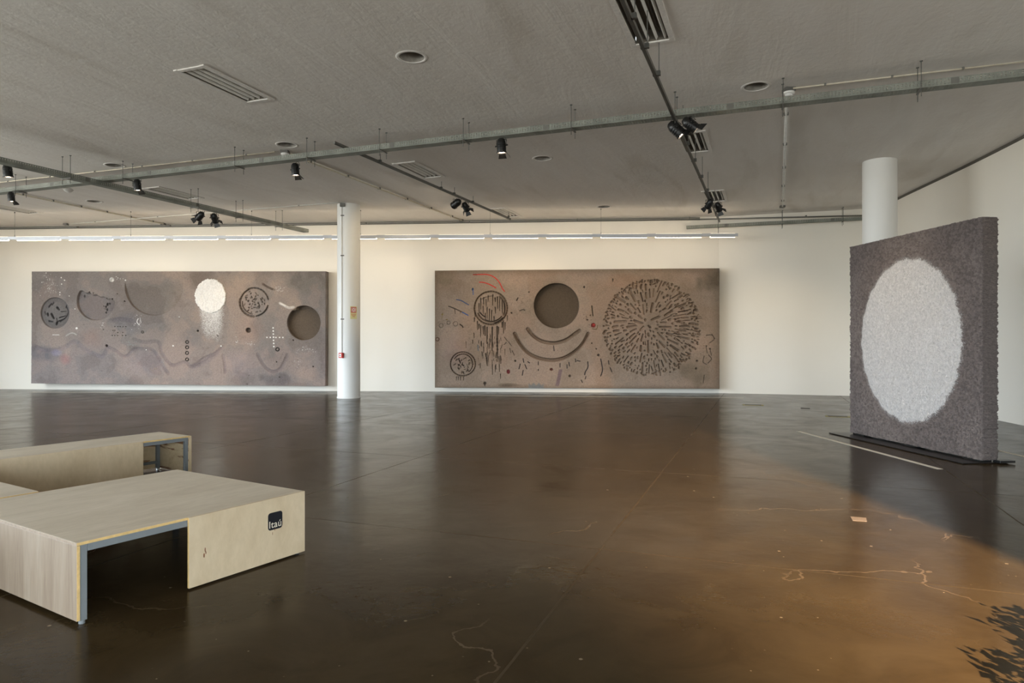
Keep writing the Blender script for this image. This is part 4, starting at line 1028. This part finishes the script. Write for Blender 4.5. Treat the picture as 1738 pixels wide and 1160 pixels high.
for px in (25, 222, 427, 612, 832, 1020, 1219):
    kk = (px-CX)/F; s = (kk*la.y-la.x)/(dln.x-kk*dln.y)
    m = MB(); m.tube(dln*s+Vector((0,0,.04)), dln*s+Vector((0,0,CEIL-la.z-.001)), .0035, 6); m.tube(dln*s+Vector((0,0,.04)), dln*s+Vector((0,0,.10)), .008, 6); m.tube(dln*s+Vector((0,0,CEIL-la.z-.03)), dln*s+Vector((0,0,CEIL-la.z-.001)), .015, 8)
    m.build('suspension_wire', M['rod'], r_)

# ------------------------------------------------------------------ pipes on the ceiling
def pipe(pts, rad, mat, label, clamps=0, boxes=()):
    pts = [Vector(p_) for p_ in pts]; o_ = pts[0]
    r = empty('ceiling_conduit', o_, 0, label, 'conduit', 'conduits along the ceiling')
    m = MB(); m.path([p_-o_ for p_ in pts], rad, 8); m.build('pipe', mat, r, True)
    for k in range(clamps):
        s = (k+.5)/clamps; tot = (pts[-1]-pts[0]); p_ = pts[0]+tot*s; q_ = tot.to_track_quat('Y','Z').to_matrix()
        m = MB(); m.box(p_-o_+Vector((0,0,rad*.3)), (rad*3.6,.03,rad*2.2), q_); m.build('clamp', M['track'], r)
    for b_ in boxes:
        m = MB(); m.box(Vector(b_)-o_, (.13,.13,.07), bevel=.006); m.build('junction_box', M['paintdark'], r)
    return r
zc_ = CEIL-.03
pipe([ce(-20,312,zc_), ce(466,258,zc_)], .013, M['conduit'], 'thin cream conduit along the ceiling above the long tray, ending at the left smoke detector', 6)
pipe([ce(1346,150,zc_), ce(1738,104,zc_)+Vector((.6,-.2,0))], .013, M['conduit'], 'thin cream conduit from the right smoke detector towards the top right edge', 4)
pipe([ce(490,261,zc_), ce(783,374,zc_)], .024, M['conduit'], 'cream conduit running diagonally from the left smoke detector to the back wall', 6, [ce(783,374.5,zc_)])
pipe([ce(10,325,zc_), ce(277,380,zc_)], .024, M['conduit'], 'cream conduit at left running from under the long tray to the back wall', 6, [ce(277,380.5,zc_)])
pipe([ce(1335.5,162,zc_), ce(1328,352,zc_)], .022, M['whiteconduit'], 'pale conduit running away along the ceiling from the right smoke detector', 5, [ce(1328,351,zc_)])
pipe([ce(112,381,zc_-.02), ce(574,344,zc_)], .011, M['whiteconduit'], 'thin grey conduit slanting from the back wall to the top of the left column', 4, [ce(112,381,zc_-.03)])
nW = Vector((-(W1-W0).y, (W1-W0).x, 0)).normalized(); nW = -nW if nW.y > 0 else nW
pe = at(1470, 366, 19.9)
b1_ = W0+nW*.05+Vector((-2,.15,CEIL-.09)); b2_ = W1+nW*.05+Vector((-.6,.03,CEIL-.09))
r_ = pipe([b1_, b2_, pe], .022, M['track'], 'dark pipe running along the top of the whole back wall', 9)
m = MB(); m.path([Vector((0,0,.05)), b2_-b1_+Vector((0,0,.05))], .018); m.build('upper_pipe', M['track'], r_)
for px in (1328, 1431):
    kk = (px-CX)/F; dd_ = (pe-b2_); s = (kk*b2_.y-b2_.x)/(dd_.x-kk*dd_.y); p_ = b2_+dd_*s
    m = MB(); m.tube(p_-b1_, Vector((p_.x, p_.y, CEIL-.001))-b1_, .006, 6); m.build('hanger_rod', M['rod'], r_)

def detector(p_, label):
    r = empty('smoke_detector', p_, 0, label, 'smoke detector', 'smoke detectors')
    m = MB(); m.box((0,0,-.03), (.16,.16,.06), bevel=.006); m.build('mounting_box', M['paintdark'], r)
    m = MB(); m.lathe([(0,-.06),(.085,-.06),(.085,-.085),(.06,-.10),(.055,-.12),(.03,-.135),(0,-.135)], 28); m.build('sensor', M['white'], r, True, .7)
detector(ce(484,256), 'white smoke detector on a dark box under the round recess left of the middle track')
detector(ce(1339,150), 'white smoke detector on a dark box above the right half of the long tray')
pz = ce(116,306); 
r_ = empty('pendant_sensor', (pz.x, pz.y, CEIL), 0, 'white cone shaped pendant sensor hanging where the two trays cross', 'sensor')
yb = at(116, 325, pz.y).z-CEIL
m = MB(); m.tube((0,0,yb+.10),(0,0,-.001), .016); m.build('stem', M['white'], r_)
m = MB(); m.lathe([(0,yb+.11),(.03,yb+.11),(.10,yb+.05),(.115,yb+.04),(.085,yb),(.03,yb-.03),(0,yb-.03)], 28); m.build('head', M['white'], r_, True, .8)

# ------------------------------------------------------------------ things on the floor
def strip(pa, pb, w, label, extra=0):
    a_, b_ = fl(*pa), fl(*pb); d_ = (b_-a_); L = d_.length
    r = MB(); r.box((0,0,.0015), (L, w, .002)); o = r.build('floor_tape', M['tape'])
    o.location = (a_+b_)/2; o.rotation_euler.z = math.atan2(d_.y, d_.x)
    tag(o, label, 'floor tape', 'white floor tape lines'); return o
strip((1355,732.5), (1596,797), .075, 'white tape line on the floor in front of the oval panel')
strip((1690,764.5), (1745,777), .06, 'short white tape line on the floor behind the oval panel, at the right edge')
strip((56,666), (557,669), .06, 'thin white tape line on the floor before the left wall panel')
strip((738,671), (1262,676), .06, 'thin white tape line on the floor before the right wall panel')
def fbox(px, py, w, d_, label, yellow=True, mat='darkbox'):
    p_ = fl(px, py); r = empty('floor_outlet_box', p_, math.radians(-18), label, 'floor box', 'floor outlet boxes')
    m = MB(); m.box((0,0,.004), (w, d_, .008), bevel=.001); m.build('lid', M[mat], r)
    if yellow:
        m = MB()
        for sx in (-1,1): m.box((sx*(w/2+.03),0,.002), (.05, d_+.1, .003))
        m.box((0,-(d_/2+.03),.002), (w,.05,.003)); m.build('yellow_trim', M['yellowtape'], r)
fbox(1278, 688, .40, .16, 'flush dark floor box with worn yellow edging, farthest towards the back wall')
fbox(1367, 693.5, .20, .14, 'small dark floor box without edging between the two yellow edged ones', False)
fbox(1422, 707.5, .38, .16, 'flush floor box with worn yellow edging next to the left edge of the oval panel')
p_ = fl(1457, 882); m = MB()
pp = [(-.06,-.07),(.055,-.075),(.075,.065),(-.055,.075)]
f_ = m.bm.faces.new([m.bm.verts.new((x,y,.001)) for x, y in pp]); e = bmesh.ops.extrude_face_region(m.bm, geom=[f_]); bmesh.ops.translate(m.bm, vec=(0,0,.003), verts=[v_ for v_ in e['geom'] if isinstance(v_, bmesh.types.BMVert)])
o = m.build('mortar_patch', M['patch']); o.location = p_; o.rotation_euler.z = -.3; tag(o, 'small pale square mortar patch in the brown floor with cracks around it', 'floor patch')

# ------------------------------------------------------------------ light
w = bpy.data.worlds.new('sky'); scn.world = w; w.use_nodes = True
bg = w.node_tree.nodes['Background']; wt = w.node_tree
tcw = wt.nodes.new('ShaderNodeTexCoord'); sx = wt.nodes.new('ShaderNodeSeparateXYZ'); rp = wt.nodes.new('ShaderNodeValToRGB')
mp = wt.nodes.new('ShaderNodeMapRange'); mp.inputs[1].default_value = -.2; mp.inputs[2].default_value = .2
wt.links.new(tcw.outputs['Generated'], sx.inputs[0]); wt.links.new(sx.outputs[2], mp.inputs[0]); wt.links.new(mp.outputs[0], rp.inputs[0]); wt.links.new(rp.outputs[0], bg.inputs[0])
rp.color_ramp.elements[0].position = .45; rp.color_ramp.elements[0].color = (.42,.43,.41,1); rp.color_ramp.elements[1].position = .55; rp.color_ramp.elements[1].color = (.80,.91,1.0,1)
bg.inputs[1].default_value = 12.5

# added unseen spotlight behind the viewpoint, made up for the warm beam at right
loc = Vector((4.05,-5.2,4.3)); aim = (Vector((3.8,3.8,0))-loc).normalized()
r = spot(loc, aim, 'added unseen spotlight behind the viewpoint throwing a warm beam on the floor', 0, .12, 1.6)
L_ = bpy.data.lights.new('beam', 'SPOT'); L_.energy = 26000; L_.spot_size = math.radians(40); L_.spot_blend = 1.0; L_.shadow_soft_size = .006; L_.color = (1.0,.72,.45)
lo = bpy.data.objects.new('beam', L_); col.objects.link(lo); lp = loc+aim*.25; lo.location = lp
lo.rotation_euler = (-aim).to_track_quat('Z','Y').to_euler()
edge = Vector((-.074,1,0)).normalized(); sd = Vector((edge.y,-edge.x,0))
m = MB(); m.box(lp-r.location+edge*.22+Vector((0,0,-.08))+sd*.022, (.004,.56,.6), edge.to_track_quat('Y','Z').to_matrix()); m.build('barn_door', M['lampblack'], r)  # added blade that cuts the beam's straight edge
m = MB(); m.tube(Vector((0,0,.03)), Vector((0,0,CEIL-r.location.z-.001)), .012); m.build('drop_rod', M['rod'], r)

# made-up shrub out of view, added only to shade the lower right corner
r = empty('shadow_shrub', (3.42,.20,0), 0, 'added shrub out of view right of the viewpoint, placed to cast the lower right shadow', 'shadow caster')
m = MB(); m.lathe([(0,0),(.20,0),(.26,.38),(.28,.40),(.28,.43),(.24,.43),(.22,.38),(0,.38)], 32); m.build('pot', M['lampblack'], r, True, .6)
m = MB(); m.lathe([(0,.379),(.225,.379),(.22,.386),(0,.39)], 24); m.build('soil', M['darkbox'], r)
m = MB(); rr2 = random.Random(9)
for k in range(7):
    a_ = k*.9; tip = Vector((math.cos(a_)*rr2.uniform(.15,.4), math.sin(a_)*rr2.uniform(.15,.4), rr2.uniform(1.1,1.5)))
    m.path([Vector((math.cos(a_)*.04, math.sin(a_)*.04, .38)), Vector((tip.x*.4, tip.y*.4, .85)), tip], .014, 6)
m.build('stem', M['knot'], r)
lv = []; lf = []
for k in range(12000):
    while True:
        p_ = Vector((rr2.uniform(-1,1), rr2.uniform(-1,1), rr2.uniform(-1,1)))
        if p_.length < 1: break
    p_ = Vector((p_.x*.60, p_.y*.55, 1.18+p_.z*.50))*(1+.05*math.sin(7*p_.x+5*p_.y))
    d_ = Vector((rr2.gauss(0,1), rr2.gauss(0,1), rr2.gauss(0,.6))).normalized(); sdv = d_.cross(Vector((rr2.gauss(0,1), rr2.gauss(0,1), rr2.gauss(0,1)))).normalized()
    l_ = rr2.uniform(.035,.055); b_ = len(lv); up_ = d_.cross(sdv)*.012
    lv += [p_, p_+d_*l_*.5+sdv*l_*.25+up_, p_+d_*l_, p_+d_*l_*.5-sdv*l_*.25+up_]; lf.append((b_, b_+1, b_+2, b_+3))
raw('foliage', lv, lf, simple('leaf_green', (.045,.09,.03), .5, var=.3, scale=3), r)

# ------------------------------------------------------------------ camera
cam = bpy.data.cameras.new('camera'); co = bpy.data.objects.new('camera', cam); col.objects.link(co)
cam.sensor_width = 36; cam.lens = 36*F/1738; cam.shift_y = (HY-580)/1738; cam.clip_end = 200
co.location = (0,0,EYE); co.rotation_euler = (PI/2,0,0); scn.camera = co
vs_ = scn.view_settings; vs_.view_transform = 'Standard'; vs_.look = 'None'; vs_.gamma = 1; vs_.exposure = 0.7; vs_.use_curve_mapping = False
